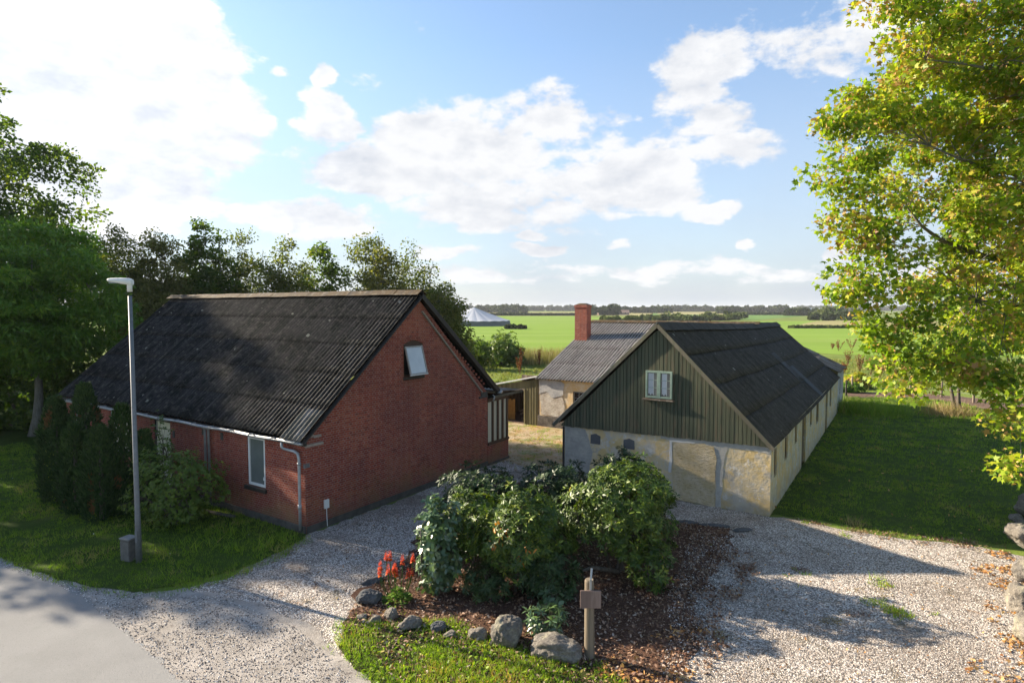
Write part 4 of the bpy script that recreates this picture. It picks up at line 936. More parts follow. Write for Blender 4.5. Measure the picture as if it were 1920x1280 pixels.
# ------------------------------------------------------------------ outbuilding with chimney and the open shed
def annex():
    H = thing('outbuilding', 'ochre plastered outbuilding with brick chimney and sunlit corrugated roof', 'outbuilding', P1, RZ)
    Lx = 9.6; ry, rz_ = 6.75, 5.42
    mb = MB(); win = rect(2.05, 1.02, 3.3, 2.02)
    wall_face(mb, (0, 0, 0), (1, 0, 0), rect(0, 0, 6.0, 2.62), [win], .16, (0, 1, 0))
    wall_face(mb, (0, 0, 0), (0, 1, 0), [(0, 0), (13, 0), (13, 2.5), (ry, rz_ - .1), (0, 2.6)], [], .1, (1, 0, 0))
    wall_face(mb, (0, 13, 0), (1, 0, 0), rect(0, 0, 6.0, 2.5), [], .1, (0, -1, 0)); mb.build('wall', M['annex_wall'], H)
    def coat(name, pts, mat, t):
        f = MB(); dens = []; n = len(pts)
        for i in range(n):
            p, q = pts[i], pts[(i + 1) % n]; k = max(1, int(math.hypot(q[0] - p[0], q[1] - p[1]) / .06))
            for j in range(k):
                s = j / k; x = p[0] + (q[0] - p[0]) * s; z = p[1] + (q[1] - p[1]) * s
                x += .06 * mnoise.noise(Vector((x * 4, z * 4, 4.4))); z += .06 * mnoise.noise(Vector((x * 4, z * 4, 9.4))); dens.append((max(x, .004), max(z, .004)))
        n = len(dens); bm = bmesh.new(); vs = [bm.verts.new((x, -t, z)) for x, z in dens]; es = [bm.edges.new((vs[i], vs[(i + 1) % n])) for i in range(n)]
        bmesh.ops.triangle_fill(bm, edges=es, use_beauty=True); bm.verts.index_update()
        f.add([v.co.copy() for v in bm.verts], [tuple(v.index for v in (q.verts if q.normal.y < 0 else reversed(q.verts))) for q in bm.faces]); bm.free()
        f.add([(x, -t, z) for x, z in dens] + [(x, .002, z) for x, z in dens], [(i, (i + 1) % n, n + (i + 1) % n, n + i) for i in range(n)]); f.build(name, mat, H)
    coat('bare_masonry', [(.15, .62), (1.5, .62), (1.6, 1.1), (1.45, 1.6), (1.2, 2.3), (.2, 2.4), (.1, 1.5)], M['rubble'], .02)
    coat('cement_patch', [(.03, 1.75), (.5, 1.9), (.8, 1.6), (1.5, 1.75), (1.55, 2.35), (1.3, 2.5), (.05, 2.52)], M['annex_grey'], .035)
    MB().box((-.05, -.05, 0), (6, 0, .58)).build('plinth', M['plinth'], H, bevel=.02)
    f = MB(); frame_rect(f, 2.07, 1.04, 3.28, 2.0, .03, .07, .05)
    for k in range(1, 4): f.box((2.07 + k * .30, .035, 1.09), (2.095 + k * .30, .06, 1.95))
    for k in range(1, 3): f.box((2.12, .036, 1.05 + k * .31), (3.23, .058, 1.075 + k * .31))
    w = f.build('window', M['galv'], H); MB().box((2.1, .07, 1.06), (3.26, .075, 1.98)).build('pane', M['glass_dark'], w)
    top = Vector((-.10, ry, rz_ + .06)); dn = Vector((0, -ry - .20, 2.56 - rz_ - .06)); mb = MB(); corr(mb, top, (1, 0, 0), dn, Lx + .1, dn.length, .177, .030, 4, .012, jit=.012)
    bk = Vector((0, 6.5, -2.9)); corr(mb, top, (1, 0, 0), bk, Lx + .1, bk.length, .177, .03, 4, .012); rf = mb.build('roof', M['roof_annex'], H, smooth=True, solid=.008)
    mb = MB()
    for k in range(9):
        x0 = -.12 + k * 1.1
        for s in (-1, 1): mb.add([(x0, ry, rz_ + .15), (x0 + 1.13, ry, rz_ + .15 + .01), (x0 + 1.13, ry + s * .22, rz_ + .03), (x0, ry + s * .22, rz_ + .03)], [(0, 1, 2, 3) if s < 0 else (3, 2, 1, 0)])
    mb.build('ridge_cap', M['ridge'], rf, solid=.012)
    MB().beam((-.06, -.18, 2.52), (-.06, ry, rz_ - .02), .04, .12, up=(1, 0, 0)).build('bargeboard', M['bargeboard'], H)
    c = MB(); cx, cy = -.02, 4.2; c.box((cx, cy, 3.9), (cx + .78, cy + .58, 6.35)); ch = c.build('chimney', M['brick_clean'], H)
    c = MB(); c.box((cx - .03, cy - .03, 6.35), (cx + .81, cy + .61, 6.50)); c.build('chimney_head', M['brick_clean'], ch)
    c = MB(); c.add([(cx, cy, 6.502), (cx + .78, cy, 6.502), (cx + .78, cy + .58, 6.502), (cx, cy + .58, 6.502), (cx + .2, cy + .18, 6.60), (cx + .58, cy + .18, 6.60), (cx + .58, cy + .40, 6.60), (cx + .2, cy + .40, 6.60)],
                    [(0, 1, 5, 4), (1, 2, 6, 5), (2, 3, 7, 6), (3, 0, 4, 7), (4, 5, 6, 7)]); c.build('chimney_cap', M['ridge'], ch)
    c = MB(); c.box((cx + .78, cy + .1, 4.30), (cx + .92, cy + .56, 4.58)); c.box((cx - .02, cy - .08, 4.18), (cx + .80, cy, 4.36)); c.build('flashing', simple('mortar_fillet', (.36, .22, .17), .9, .4, 9), ch)
annex()
def shed():
    H = thing('open_shed', 'open fronted board shed with pale roof edge beside the outbuilding', 'shed', LW(P1, -.06, 0), RZ)
    # x runs from -3.4 (left) to 0, roof rises to the right
    b = MB(); n = 9
    for i in range(n):
        x0 = -.76 + i * .0845; b.box((x0, -.02 - .01 * (i % 2), .04), (x0 + .078, .02, 2.52 - (0 - x0) * .22))
    b.box((-3.4, -.015, 1.72), (-2.0, .02, 1.98)); 
    b.add([(-3.4, -.02, 1.72), (-.76, -.02, 1.92), (-.76, -.02, 2.40), (-3.4, -.02, 1.82)], [(0, 1, 2, 3)])
    b.build('front_boards', M['boards_shed'], H)
    b = MB(); b.box((-3.4, 3.8, 0), (-.02, 3.84, 2.2)); b.box((-3.44, 0, 0), (-3.40, 3.84, 1.8)); b.build('rear_boards', M['oldwood'], H)
    for x in (-.80, -3.40):
        MB().box((x - .05, -.06, 0), (x + .03, .03, 1.9)).build('post', M['boards_shed'], H)
    MB().beam((-3.45, -.03, 1.70), (-.78, -.03, 1.90), .05, .09).build('lintel', M['oldwood'], H)
    f = MB(); f.add([(-3.5, -.12, 1.92), (0.02, -.12, 2.70), (.02, 3.95, 2.70), (-3.5, 3.95, 1.92)], [(0, 1, 2, 3)]); f.build('roof', M['roof_rust'], H, solid=.03)
    MB().beam((-3.5, -.13, 1.90), (.02, -.13, 2.68), .02, .075).build('roof_edge', M['white'], H)
    f = MB(); f.box((-3.4, 0.02, .0), (-.02, 3.8, .03)); f.build('floor', M['soil'], H)
shed()
rp = random.Random(3)
for i, (x0, z0, x1, z1, lab) in enumerate(((-1.6, .55, -.85, .85, 'upper slanting bare plank leaning inside the open shed'), (-1.7, .35, -.85, .62, 'middle slanting bare plank leaning inside the open shed'), (-1.75, .06, -.9, .22, 'lowest reddish plank lying inside the open shed'))):
    p = LW(P1, -.06 + x0, .7 + .2 * i, z0); o = thing('plank', lab, 'plank', p, RZ, 'planks stored in the open shed')
    MB().beam((0, 0, 0), (x1 - x0, .5, z1 - z0), .12, .04).build('board', M['oldwood'], o)
def crate():
    o = thing('wooden_board_stack', 'orange brown upright boards standing at the left of the open shed', 'boards', LW(P1, -2.35, .5), RZ)
    for i in range(4):
        m = MB(); m.box((.0 + i * .12, .02 * i, 0), (.10 + i * .12, .05 + .02 * i, 1.15 + .06 * (i % 2))); m.build('board', simple('orange_wood', (.34, .17, .04), .8, .3, 6), o)
crate()

# ------------------------------------------------------------------ slurry tank with tented cover
def tank():
    c = Vector((-14.1, 223, 0)); o = thing('storage_tank', 'round farm storage tank with pale tent shaped cover beyond the trees', 'tank', c)
    R_ = 13.4; n = 48; mb = MB(); vs = []; fs = []
    for k in range(n):
        t = 2 * math.pi * k / n
        for z in (0, 1.75): vs.append((R_ * math.cos(t), R_ * math.sin(t), z))
    mb.add(vs, [(2 * k, 2 * ((k + 1) % n), 2 * ((k + 1) % n) + 1, 2 * k + 1) for k in range(n)]); mb.build('tank_wall', M['tankwall'], o)
    mb = MB(); vs = [(0, 0, 6.7)]; rings = 8; n = 80
    for r in range(1, rings + 1):
        f = r / rings
        for k in range(n):
            t = 2 * math.pi * k / n; rid = .16 * abs(math.cos(t * 10)) * f
            z = 1.7 + 5.0 * (1 - f) ** 1.13 + rid; rr = (R_ + .12) * f; vs.append((rr * math.cos(t), rr * math.sin(t), z))
    fs = [(0, 1 + k, 1 + (k + 1) % n) for k in range(n)]
    for r in range(rings - 1): fs += [(1 + r * n + k, 1 + (r + 1) * n + k, 1 + (r + 1) * n + (k + 1) % n, 1 + r * n + (k + 1) % n) for k in range(n)]
    mb.add(vs, fs); mb.build('tent_cover', M['tent'], o)
    mb = MB(); n = 60
    for k in range(n):
        t = 2 * math.pi * k / n; t2 = t + 2 * math.pi / n; mb.beam((R_ * math.cos(t) * 1.012, R_ * math.sin(t) * 1.012, .95), (R_ * math.cos(t2) * 1.012, R_ * math.sin(t2) * 1.012, .95), .08, .12)
    mb.build('hoop', M['galv'], o)
tank()

# ------------------------------------------------------------------ lamp, cabinet, sign post, rocks
def lamp():
    p = G(261, 1055); o = thing('street_lamp', 'tall galvanised street lamp with flat white head beside the conifers', 'street lamp', p)
    mb = MB(); mb.tube([(0, 0, -.1), (0, 0, 1.2), (0, 0, 1.25), (0, 0, 6.6)], [.074, .064, .060, .044], 16); mb.build('pole', M['galv'], o, smooth=True)
    MB().box((-.03, -.09, .55), (.03, -.072, .85)).build('access_door', M['galv'], o)
    mb = MB(); mb.tube([(0, 0, 6.70), (0, 0, 6.98)], .058, 16); mb.build('collar', M['white'], o, smooth=True)
    prof = [(.07, .07, .0, .14), (.0, .11, .0, .165), (-.20, .125, .03, .175), (-.42, .115, .065, .17), (-.49, .09, .085, .155)]
    vs = []; n = 12; mb = MB()
    for (x, w, zb, zt) in prof:
        for k in range(n):
            t = 2 * math.pi * k / n; y = w * math.cos(t); z = (zt if math.sin(t) > 0 else zb) ; z = (zb + zt) / 2 + (zt - zb) / 2 * (abs(math.sin(t)) ** .5) * (1 if math.sin(t) > 0 else -1)
            vs.append((x, y, 6.86 + z))
    fs = [(i * n + k, i * n + (k + 1) % n, (i + 1) * n + (k + 1) % n, (i + 1) * n + k) for i in range(4) for k in range(n)] + [tuple(range(n))[::-1], tuple(4 * n + k for k in range(n))]
    mb.add(vs, fs); mb.build('lamp_head', M['white'], o, smooth=True, bevel=.006)
    MB().box((-.44, -.10, 6.90), (-.08, .10, 6.925)).build('lens', M['glass'], o)
lamp()
def cabinet():
    o = thing('cable_cabinet', 'small weathered grey cable cabinet at the foot of the street lamp', 'cabinet', G(243, 1050), R(-20))
    m = MB(); m.box((-.15, -.12, -.05), (.15, .12, .56)); m.build('body', simple('weathered_grey_wood', (.15, .14, .125), .85, .4, 7, bump=.006), o, bevel=.012)
    m = MB()
    for k in range(5): m.box((-.135 + k * .056, -.132, .04), (-.09 + k * .056, -.12, .50))
    m.build('ribs', simple('weathered_ribs', (.19, .18, .16), .85, .35, 7), o)
    MB().box((-.17, -.14, .56), (.17, .14, .60)).build('lid', simple('weathered_lid', (.24, .235, .22), .8, .3, 7), o, bevel=.01)
cabinet()
def sign():
    p = G(1105, 1232); o = thing('sign_post', 'round timber post with blank weathered board and metal strap', 'sign post', p)
    m = MB(); m.tube([(0, 0, -.1), (0, 0, .3), (-.005, 0, .8), (-.01, 0, 1.42), (-.01, 0, 1.45)], [.095, .092, .088, .083, .072], 18); m.build('post', m_boards('post_wood', (.15, .12, .085), (.27, .22, .16), .06, (.09, .075, .055)), o, smooth=False)
    m = MB(); m.box((-.185, -.135, .98), (.185, -.108, 1.30)); m.build('board', m_boards('board_wood', (.15, .105, .09), (.27, .20, .17), 1.0, (.10, .07, .06)), o, bevel=.004)
    m = MB(); m.box((-.018, -.112, 1.12), (.018, -.096, 1.50)); m.beam((0, -.10, 1.44), (.03, -.02, 1.66), .035, .006, up=(0, 1, 0)); m.build('strap', M['zinc'], o)
sign()
def rock(p, s, seed, mat, label, group, rz=0, name='rock', rough=.22, z0=.25):
    bm = bmesh.new(); bmesh.ops.create_icosphere(bm, subdivisions=5, radius=1)
    rr = random.Random(seed); planes = [(Vector((rr.gauss(0, 1), rr.gauss(0, 1), rr.gauss(0, .8))).normalized(), rr.uniform(.62, .9)) for _ in range(9)]
    for v in bm.verts:
        n = v.co.normalized(); d = 1.0
        for pn, k in planes:
            c = n.dot(pn)
            if c > 0.01: d = min(d, k / c)
        d = d * .92 + .08; d += rough * .6 * mnoise.noise(n * 1.6 + Vector((seed, 0, 0))) + rough * .4 * mnoise.noise(n * 4 + Vector((0, seed, 0))) + .05 * mnoise.noise(n * 11) + .03 * mnoise.noise(n * 23)
        v.co = Vector((n.x * d * s[0], n.y * d * s[1], n.z * d * s[2] + s[2] * z0 * 2))
    me = bpy.data.meshes.new(name); bm.to_mesh(me); bm.free()
    for f in me.polygons: f.use_smooth = True
    o = link(name, me, mat); o.location = (p[0], p[1], 0); o.rotation_euler.z = rz; tag(o, label, 'rock', group); return o
gk = 'rocks edging the planting bed'
rock(G(1042, 1228), (.48, .34, .26), 1, M['stone'], 'big pale flat boulder just left of the sign post', gk, -.3)
rock(G(952, 1205), (.33, .28, .36), 2, M['stone'], 'tall pointed brown boulder behind the flat pale one', gk, .3)
rock(G(896, 1195), (.20, .17, .13), 3, M['stone'], 'small boulder left of the tall pointed boulder', gk)
rock(G(768, 1176), (.24, .17, .15), 4, M['stone'], 'grey rounded rock at the back edge of the bright grass', gk, .3)
rock(G(823, 1180), (.20, .12, .12), 5, M['stone_dark'], 'long slanting grey rock half sunk in the bright grass', gk, .6)
rock(G(845, 1193), (.14, .12, .08), 6, M['stone'], 'low pinkish stone between grass and mulch', gk)
rock(G(735, 1158), (.15, .13, .14), 7, M['stone'], 'small pale stone in front of the red flowers', gk)
rock(G(693, 1128), (.27, .20, .20), 8, M['stone_dark'], 'dark blue grey boulder beside the red flowers', gk, .4)
rock(G(703, 1165), (.14, .11, .09), 9, M['stone'], 'small pink stone at the gravel edge of the bed', gk, .2)
rock(G(680, 1158), (.13, .1, .06), 10, M['stone'], 'flat little stone lowest at the left bed corner', gk, .2)
rock(G(700, 1092), (.30, .12, .08), 11, M['stone_dark'], 'flat dark slab behind the blue grey boulder', gk, .5)
rock(G(752, 1062), (.20, .10, .09), 12, M['stone_dark'], 'half buried dark stone behind the red flowers', gk, .5)
rock(G(775, 1047), (.12, .10, .09), 13, M['stone_dark'], 'farthest small dark stone by the driveway edge of bed', gk, .5)
gw = 'boulders of the dry stone wall'
for i, (px, py, s, dz, lab) in enumerate((
        (1935, 1085, (.5, .42, .36), .0, 'large rounded boulder low in the stone wall beside the gravel'),
        (1915, 1030, (.42, .36, .34), .25, 'pale boulder in the middle of the stone wall'),
        (1920, 1145, (.40, .40, .40), .0, 'boulder in the stone wall with dry grass at its foot'),
        (1945, 985, (.5, .4, .36), .4, 'upper boulder of the stone wall touching the shaded lawn'),
        (1925, 968, (.30, .26, .26), .1, 'small grey boulder at the lawn end of the stone wall'),
        (1905, 978, (.20, .2, .16), .0, 'little dark stone at the foot of the wall on the lawn edge'),
        (1945, 1200, (.45, .4, .36), .0, 'boulder in the near part of the stone wall'),
        (1918, 1185, (.20, .16, .10), .0, 'low pale stone poking from orange leaves by the wall'))):
    o = rock(G(px, py), s, 30 + i, M['stone'], lab, gw, i * .7); o.location.z = dz
a = G(1392, 995)
rock(a, (.32, .12, .05), 50, M['stone_dark'], 'grey flat kerb stone at the right end of the bed edge', 'edging slabs in front of the barn', .1, 'edging_slab')
rock(G(1340, 986), (.50, .12, .05), 51, M['stone_dark'], 'long dark slab half buried behind the bed', 'edging slabs in front of the barn', -.25, 'edging_slab')
rock(G(1290, 980), (.35, .12, .045), 52, M['stone_dark'], 'edging slab nearest the big rhododendron', 'edging slabs in front of the barn', -.1, 'edging_slab')

# ------------------------------------------------------------------ shrubs
def shrub(name, label, cat, c, r, n, lsize, lmat, seed, group=None, whorl=8, tpl='long', droop=.1, base=None, stems=5, shell=.8, cut=None, tone=0, inner=True, bmat=None, bumps=.30):
    rng = np.random.default_rng(seed); c = np.array(c, float); b = np.array(base if base is not None else (c[0], c[1], 0.0), float)
    root = thing(name, label, cat, tuple(b), group=group)
    d = norm(rng.normal(size=(n * 2, 3)))
    bump = np.array([mnoise.noise(Vector(x) * 2.1 + Vector((seed, 0, 0))) for x in d]) * bumps * 2 + 1
    rad = np.where(rng.uniform(size=len(d)) < .72, rng.uniform(.9, 1.03, len(d)), rng.uniform(.55, .9, len(d)))
    P = c + d * np.array(r) * (bump * rad)[:, None]
    ok = P[:, 2] > .06
    if cut is not None: ok &= cut(P, rng)
    P = P[ok][:n]; d = d[ok][:n]
    ax = norm(d * np.array((1, 1, .8)) + np.array((0, 0, .75)) + rng.normal(size=P.shape) * .35)     # shoot direction
    ref = norm(np.cross(ax, norm(rng.normal(size=ax.shape)))); bt = np.cross(ax, ref); Ps, As, Ns, Ss, Ts = [], [], [], [], []
    ct = rng.uniform(0, 1, len(P)); low = np.clip((P[:, 2] - c[2]) / r[2], -1, 1)
    for k in range(whorl):
        t = 2 * math.pi * k / whorl + rng.uniform(-.3, .3, len(P)); lift = rng.uniform(-.15, .75, len(P)) - droop
        A = norm((np.cos(t)[:, None] * ref + np.sin(t)[:, None] * bt) + ax * lift[:, None]); Ps.append(P + A * lsize * .08); As.append(A); Ns.append(ax + rng.normal(size=ax.shape) * .25)
        Ss.append(lsize * rng.uniform(.7, 1.2, len(P))); Ts.append(np.clip(ct * .5 + rng.uniform(0, .5, len(P)) + tone, 0, 1))
    V, kk = leaf_verts(np.vstack(Ps), np.vstack(As), np.vstack(Ns), np.concatenate(Ss), tpl)
    V = V - b; V[:, 2] = np.maximum(V[:, 2], .02)
    faces_mesh('foliage', V, kk, np.concatenate(Ts), lmat, root)
    mb = MB(); ends = rng.choice(len(P), min(len(P), stems * 9), replace=False); hubs = []
    for s in range(stems):
        q = c + rng.normal(size=3) * np.array(r) * .3; q[2] = max(c[2] * .75, .3); st = np.array((rng.normal() * .08, rng.normal() * .08, -.03))
        pts = curve_pts(st, q - b, rng, 6, .05, .12); mb.tube(pts, [.045, .04, .035, .03, .026, .02], 6); hubs += pts[2:]
    for j in ends:
        e = Vector(P[j] - b); h = min(hubs, key=lambda x: (x - e).length); mb.tube(curve_pts(h, e, rng, 4, .05, .06), [.016, .012, .009, .005], 4, cap=False)
    mb.build('stems', bmat or M['bark'], root, smooth=True)
    return root, P
gr_ = 'rhododendron bushes in the planting bed'
def cut_r1(P, rng):        # open at the lower left, where the bare stems show
    return ~((P[:, 2] < 1.1) & (P[:, 0] < 2.4) & (rng.uniform(size=len(P)) < .85))
shrub('rhododendron', 'large round sunlit rhododendron in front of the barn gable', 'bush', (2.55, 14.1, 1.56), (1.17, 1.08, 1.02), 1500, .13, M['lf_rho'], 11, gr_, cut=cut_r1, stems=6)
r2, P2 = shrub('rhododendron', 'front rhododendron with a few orange leaves, centre of the bed', 'bush', (.25, 13.1, 1.30), (.95, .80, .84), 1050, .125, M['lf_rho'], 12, gr_, stems=5, cut=lambda P, rng: ~((P[:, 2] < .7) & (rng.uniform(size=len(P)) < .6)))
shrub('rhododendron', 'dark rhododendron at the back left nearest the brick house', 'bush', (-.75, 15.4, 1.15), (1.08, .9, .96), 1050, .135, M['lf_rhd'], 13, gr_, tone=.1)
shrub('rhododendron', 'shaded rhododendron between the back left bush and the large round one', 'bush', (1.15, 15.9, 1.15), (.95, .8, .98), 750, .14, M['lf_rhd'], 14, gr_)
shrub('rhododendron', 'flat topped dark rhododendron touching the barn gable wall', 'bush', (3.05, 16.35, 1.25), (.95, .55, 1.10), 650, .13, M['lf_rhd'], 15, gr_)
shrub('rhododendron', 'olive sunlit rhododendron spreading behind the glossy shrub', 'bush', (-.85, 13.7, 1.25), (.75, .7, .75), 520, .14, M['lf_rho'], 16, gr_, stems=5, cut=lambda P, rng: ~((P[:, 2] < .75) & (rng.uniform(size=len(P)) < .8)))
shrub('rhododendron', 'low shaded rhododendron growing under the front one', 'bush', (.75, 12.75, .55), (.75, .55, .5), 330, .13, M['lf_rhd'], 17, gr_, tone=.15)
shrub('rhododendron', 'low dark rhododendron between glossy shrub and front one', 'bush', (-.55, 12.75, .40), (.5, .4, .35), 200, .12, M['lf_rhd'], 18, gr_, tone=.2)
shrub('rhododendron', 'low green rhododendron at right foot of the large round one', 'bush', (3.1, 13.2, .6), (.45, .4, .5), 170, .13, M['lf_rho'], 19, gr_)
rng = np.random.default_rng(77)        # the turning leaves belong to the front rhododendron
tmp = np.array([(-.30, 12.42, 1.72), (-.20, 12.38, 1.62), (-.32, 12.36, 1.42), (.30, 12.3, 1.25), (.24, 12.3, 1.12), (-.12, 12.45, 1.75)]); k = 7
Pp = np.repeat(tmp, k, 0) + rng.normal(size=(len(tmp) * k, 3)) * .06 - np.array((.25, 13.1, 0)); A_ = rng.normal(size=Pp.shape) * .5; A_[:, 2] -= .8; N_ = rng.normal(size=Pp.shape); N_[:, 1] -= 1
V_, kk_ = leaf_verts(Pp, A_, N_, np.full(len(Pp), .13), 'long'); to = faces_mesh('turning_leaves', V_, kk_, rng.uniform(0, 1, len(Pp)), M['lf_orange'], r2); to['label'] = 'orange dying leaves'
mb = MB(); mb.tube([(0, 0, 0), (-.25, -.45, .25), (-.75, -.75, .45), (-1.0, -.85, .40)], [.06, .055, .045, .03], 8)
tsh = bpy.data.objects['rhododendron']; mb.build('bare_limb', M['bark'], tsh, smooth=True)

shrub('glossy_shrub', 'tall narrow shrub with shining pale leaves at left end of bed', 'bush', (-1.62, 13.0, 1.05), (.42, .40, 1.02), 420, .135, M['lf_shiny'], 21, tpl='oval', whorl=6, droop=.25, stems=4, bumps=.3)
shrub('bed_plant', 'small leafy plant behind the pale flat boulder', 'plant', (.65, 11.3, .28), (.35, .28, .26), 70, .14, M['lf_shiny'], 22, 'small plants in the planting bed', tpl='long', whorl=6, stems=2)
shrub('bed_plant', 'thin upright plant with pale leaf tips in the mulch', 'plant', (.78, 11.9, .42), (.18, .16, .20), 22, .13, M['lf_shiny'], 23, 'small plants in the planting bed', tpl='oval', whorl=6, stems=3)
shrub('shrub', 'loose green shrub with small leaves by the brick house front', 'bush', (-9.75, 17.35, 1.12), (1.15, .95, 1.02), 2300, .062, M['lf_shrub'], 24, tpl='oval', whorl=7, stems=7, bumps=.3)
shrub('leafy_shrub', 'dark leafy shrub behind the street lamp near the glazed door', 'bush', (-11.05, 18.7, 1.6), (.34, .4, 1.25), 150, .09, M['lf_shrub'], 25, tpl='oval', whorl=6, stems=5, bumps=.35, tone=-.3)
def pokers():
    b = G(745, 1122); o = thing('torch_lily', 'clump of red torch lily flowers over a green leaf mound', 'flowers', b); rng = np.random.default_rng(4)
    for i in range(13):
        x = rng.uniform(-.30, .30); y = rng.uniform(-.1, .25); h = rng.uniform(.5, .82); lx = x * .25
        MB().tube([(x * .6, y * .6, 0), (x + lx * .5, y, h * .6), (x + lx, y, h)], .009, 5).build('stalk', M['lf_ash'], o)
        n = 70; t = rng.uniform(0, 1, n); a = rng.uniform(0, 6.28, n); L = rng.uniform(.16, .26)
        P = np.column_stack([x + lx + .012 * np.cos(a), y + .012 * np.sin(a), h - .03 + t * L]); A = np.column_stack([np.cos(a), np.sin(a), -.5 + 1.0 * t]); V, kk = leaf_verts(P, A, np.tile([0, 0, 1.0], (n, 1)), .055 * (1.15 - t), 'oval', 1.6)
        faces_mesh('flower_spike', V, kk, rng.uniform(0, 1, n) * .7 + (.3 * (t < .2)), M['poker'], o)
    n = 260; a = rng.uniform(0, 6.28, n); r = rng.uniform(0, .26, n); P = np.column_stack([r * np.cos(a) + .02, r * np.sin(a) - .15, rng.uniform(.02, .30, n) * (1.1 - r / .3)]); A = np.column_stack([np.cos(a), np.sin(a), rng.uniform(-.2, .6, n)])
    V, kk = leaf_verts(P, A, rng.normal(size=(n, 3)) * .3 + [0, 0, 1], .10, 'oval'); faces_mesh('leaf_mound', V, kk, rng.uniform(0, 1, n), M['lf_ash'], o)
pokers()
def conifer(label, p, h, w, seed):
    rng = np.random.default_rng(seed); o = thing('conifer', label, 'conifer', (p[0], p[1], 0), group='columnar conifers before the brick house')
    n = int(5600 * w * h / 3.2); t = rng.uniform(0, 1, n) ** .9; a = rng.uniform(0, 6.28, n)
    prof = w / 2 * np.where(t < .15, .78 + .22 * t / .15, np.where(t > .5, np.sqrt(np.clip(1 - ((t - .5) / .5) ** 1.7, 0, 1)) * (1 - .38 * (t - .5) / .5), 1))
    lump = np.array([1 + .34 * mnoise.noise(Vector((math.cos(x) * 1.7, math.sin(x) * 1.7, y * 1.3 * h / 2 + seed * 3))) + .30 * mnoise.noise(Vector((math.cos(x) * 4.2, math.sin(x) * 4.2, y * h * 1.9 + seed))) for x, y in zip(a, t)])
    rr = prof * lump * rng.uniform(.80, 1.03, n) + .03; P = np.column_stack([rr * np.cos(a), rr * np.sin(a), t * h + .02])
    A = np.column_stack([np.cos(a) * .55, np.sin(a) * .55, np.full(n, 1.0)]) + rng.normal(size=(n, 3)) * .28
    V, kk = leaf_verts(P, A, np.column_stack([np.cos(a), np.sin(a), np.zeros(n)]) + rng.normal(size=(n, 3)) * .5, rng.uniform(.09, .20, n), 'quad', .5)
    V[:, 2] = np.maximum(V[:, 2], .02)
    br = np.array([mnoise.noise(Vector((math.cos(x) * 1.5, math.sin(x) * 1.5, y * 3 + seed))) for x, y in zip(a, t)])
    tone = np.clip(rng.uniform(0, .9, n) * .7 + t * .15, 0, .93); tone[(br > .48)] = 1.0; faces_mesh('foliage', V, kk, tone, M['lf_con'], o)
    MB().tube([(0, 0, -.05), (0, 0, h * .5), (0, 0, h * .9)], [.09, .06, .02], 8).build('trunk', M['bark'], o, smooth=True)
for i, (x, y, D, h, w, lab) in enumerate(((96, 0, 19.4, 3.35, .98, 'leftmost columnar conifer at the lawn side'), (152, 0, 19.4, 3.8, .85, 'tallest columnar conifer, with its top over the gutter'),
        (178, 0, 17.7, 2.75, .95, 'broad front conifer with brownish green needles'), (220, 0, 18.2, 3.3, .80, 'columnar conifer just left of the lamp post'), (262, 0, 18.3, 2.5, .6, 'dark conifer standing directly behind the lamp post'), (130, 0, 18.3, 2.7, .8, 'short dark conifer filling the middle of the clump'))):
    p = AD(x, 578, D); conifer(lab, p, h, w, 40 + i)

# ------------------------------------------------------------------ the big trees
t, cl, rg = tree('sycamore', 'near sycamore with yellowing leaves and seed bunches reaching in from the right', 'tree', (17.5, 17.5, 0),
     [(15.2, 16.0, 9.0, 5.6, 5.0, 4.2), (17.0, 17.0, 13.5, 6.6, 5.5, 4.5), (14.0, 15.0, 7.1, 3.2, 3.2, 2.0), (12.2, 16.5, 11.6, 3.4, 2.6, 3.6)], 560, 200, .52, .145, 'maple', M['lf_syc'], M['bark_grey'], .42, .3, 5, limbs=22, flat=.55, shell=.35,
     extra=[tuple(AD(x, y, D)) for x, y, D in ((1560, 228, 15), (1590, 235, 15), (1625, 215, 15.4), (1600, 180, 15), (1560, 330, 15), (1590, 345, 15.3), (1630, 300, 15), (1600, 280, 15), (1640, 370, 15), (1590, 395, 15.2),
            (1585, 550, 14), (1620, 560, 14.2), (1640, 610, 14), (1660, 640, 14), (1680, 670, 13.6), (1720, 690, 13.6), (1760, 660, 13.6), (1800, 690, 13.4), (1700, 720, 13.6), (1840, 710, 13.4), (1890, 700, 13), (1905, 790, 12.4), (1915, 875, 12), (1900, 740, 12.6),
            (1650, 10, 15.4), (1700, 20, 15), (1740, 8, 15), (1580, 420, 15), (1610, 455, 14.6), (1640, 500, 14.4), (1650, 430, 14.6), (1600, 515, 14.4), (1720, 600, 14), (1760, 560, 14), (1690, 540, 14), (1850, 640, 13.6), (1880, 600, 13.6), (1700, 470, 14.5),
            (1760, 60, 15.5), (1800, 30, 15.5), (1720, 110, 15.6), (1690, 150, 15.4), (1660, 200, 15.4))])
V, k, tn = crown_leaves(rg, cl, 60, .44, .095, 'oval', .2, -.9, .55); faces_mesh('seed_bunches', V, k, tn, M['lf_seed'], t)
tree('sycamore', 'small distant sycamore standing at the end of the shaded lawn', 'tree', (27.9, 37.4, 0), [(27.9, 37.4, 5.2, 3.2, 3, 2.9), (27.0, 36.8, 3.2, 2.2, 2, 1.3)], 90, 90, .6, .19, 'maple', M['lf_syc'], M['bark'], .13, .2, 6, stems=2, limbs=8)
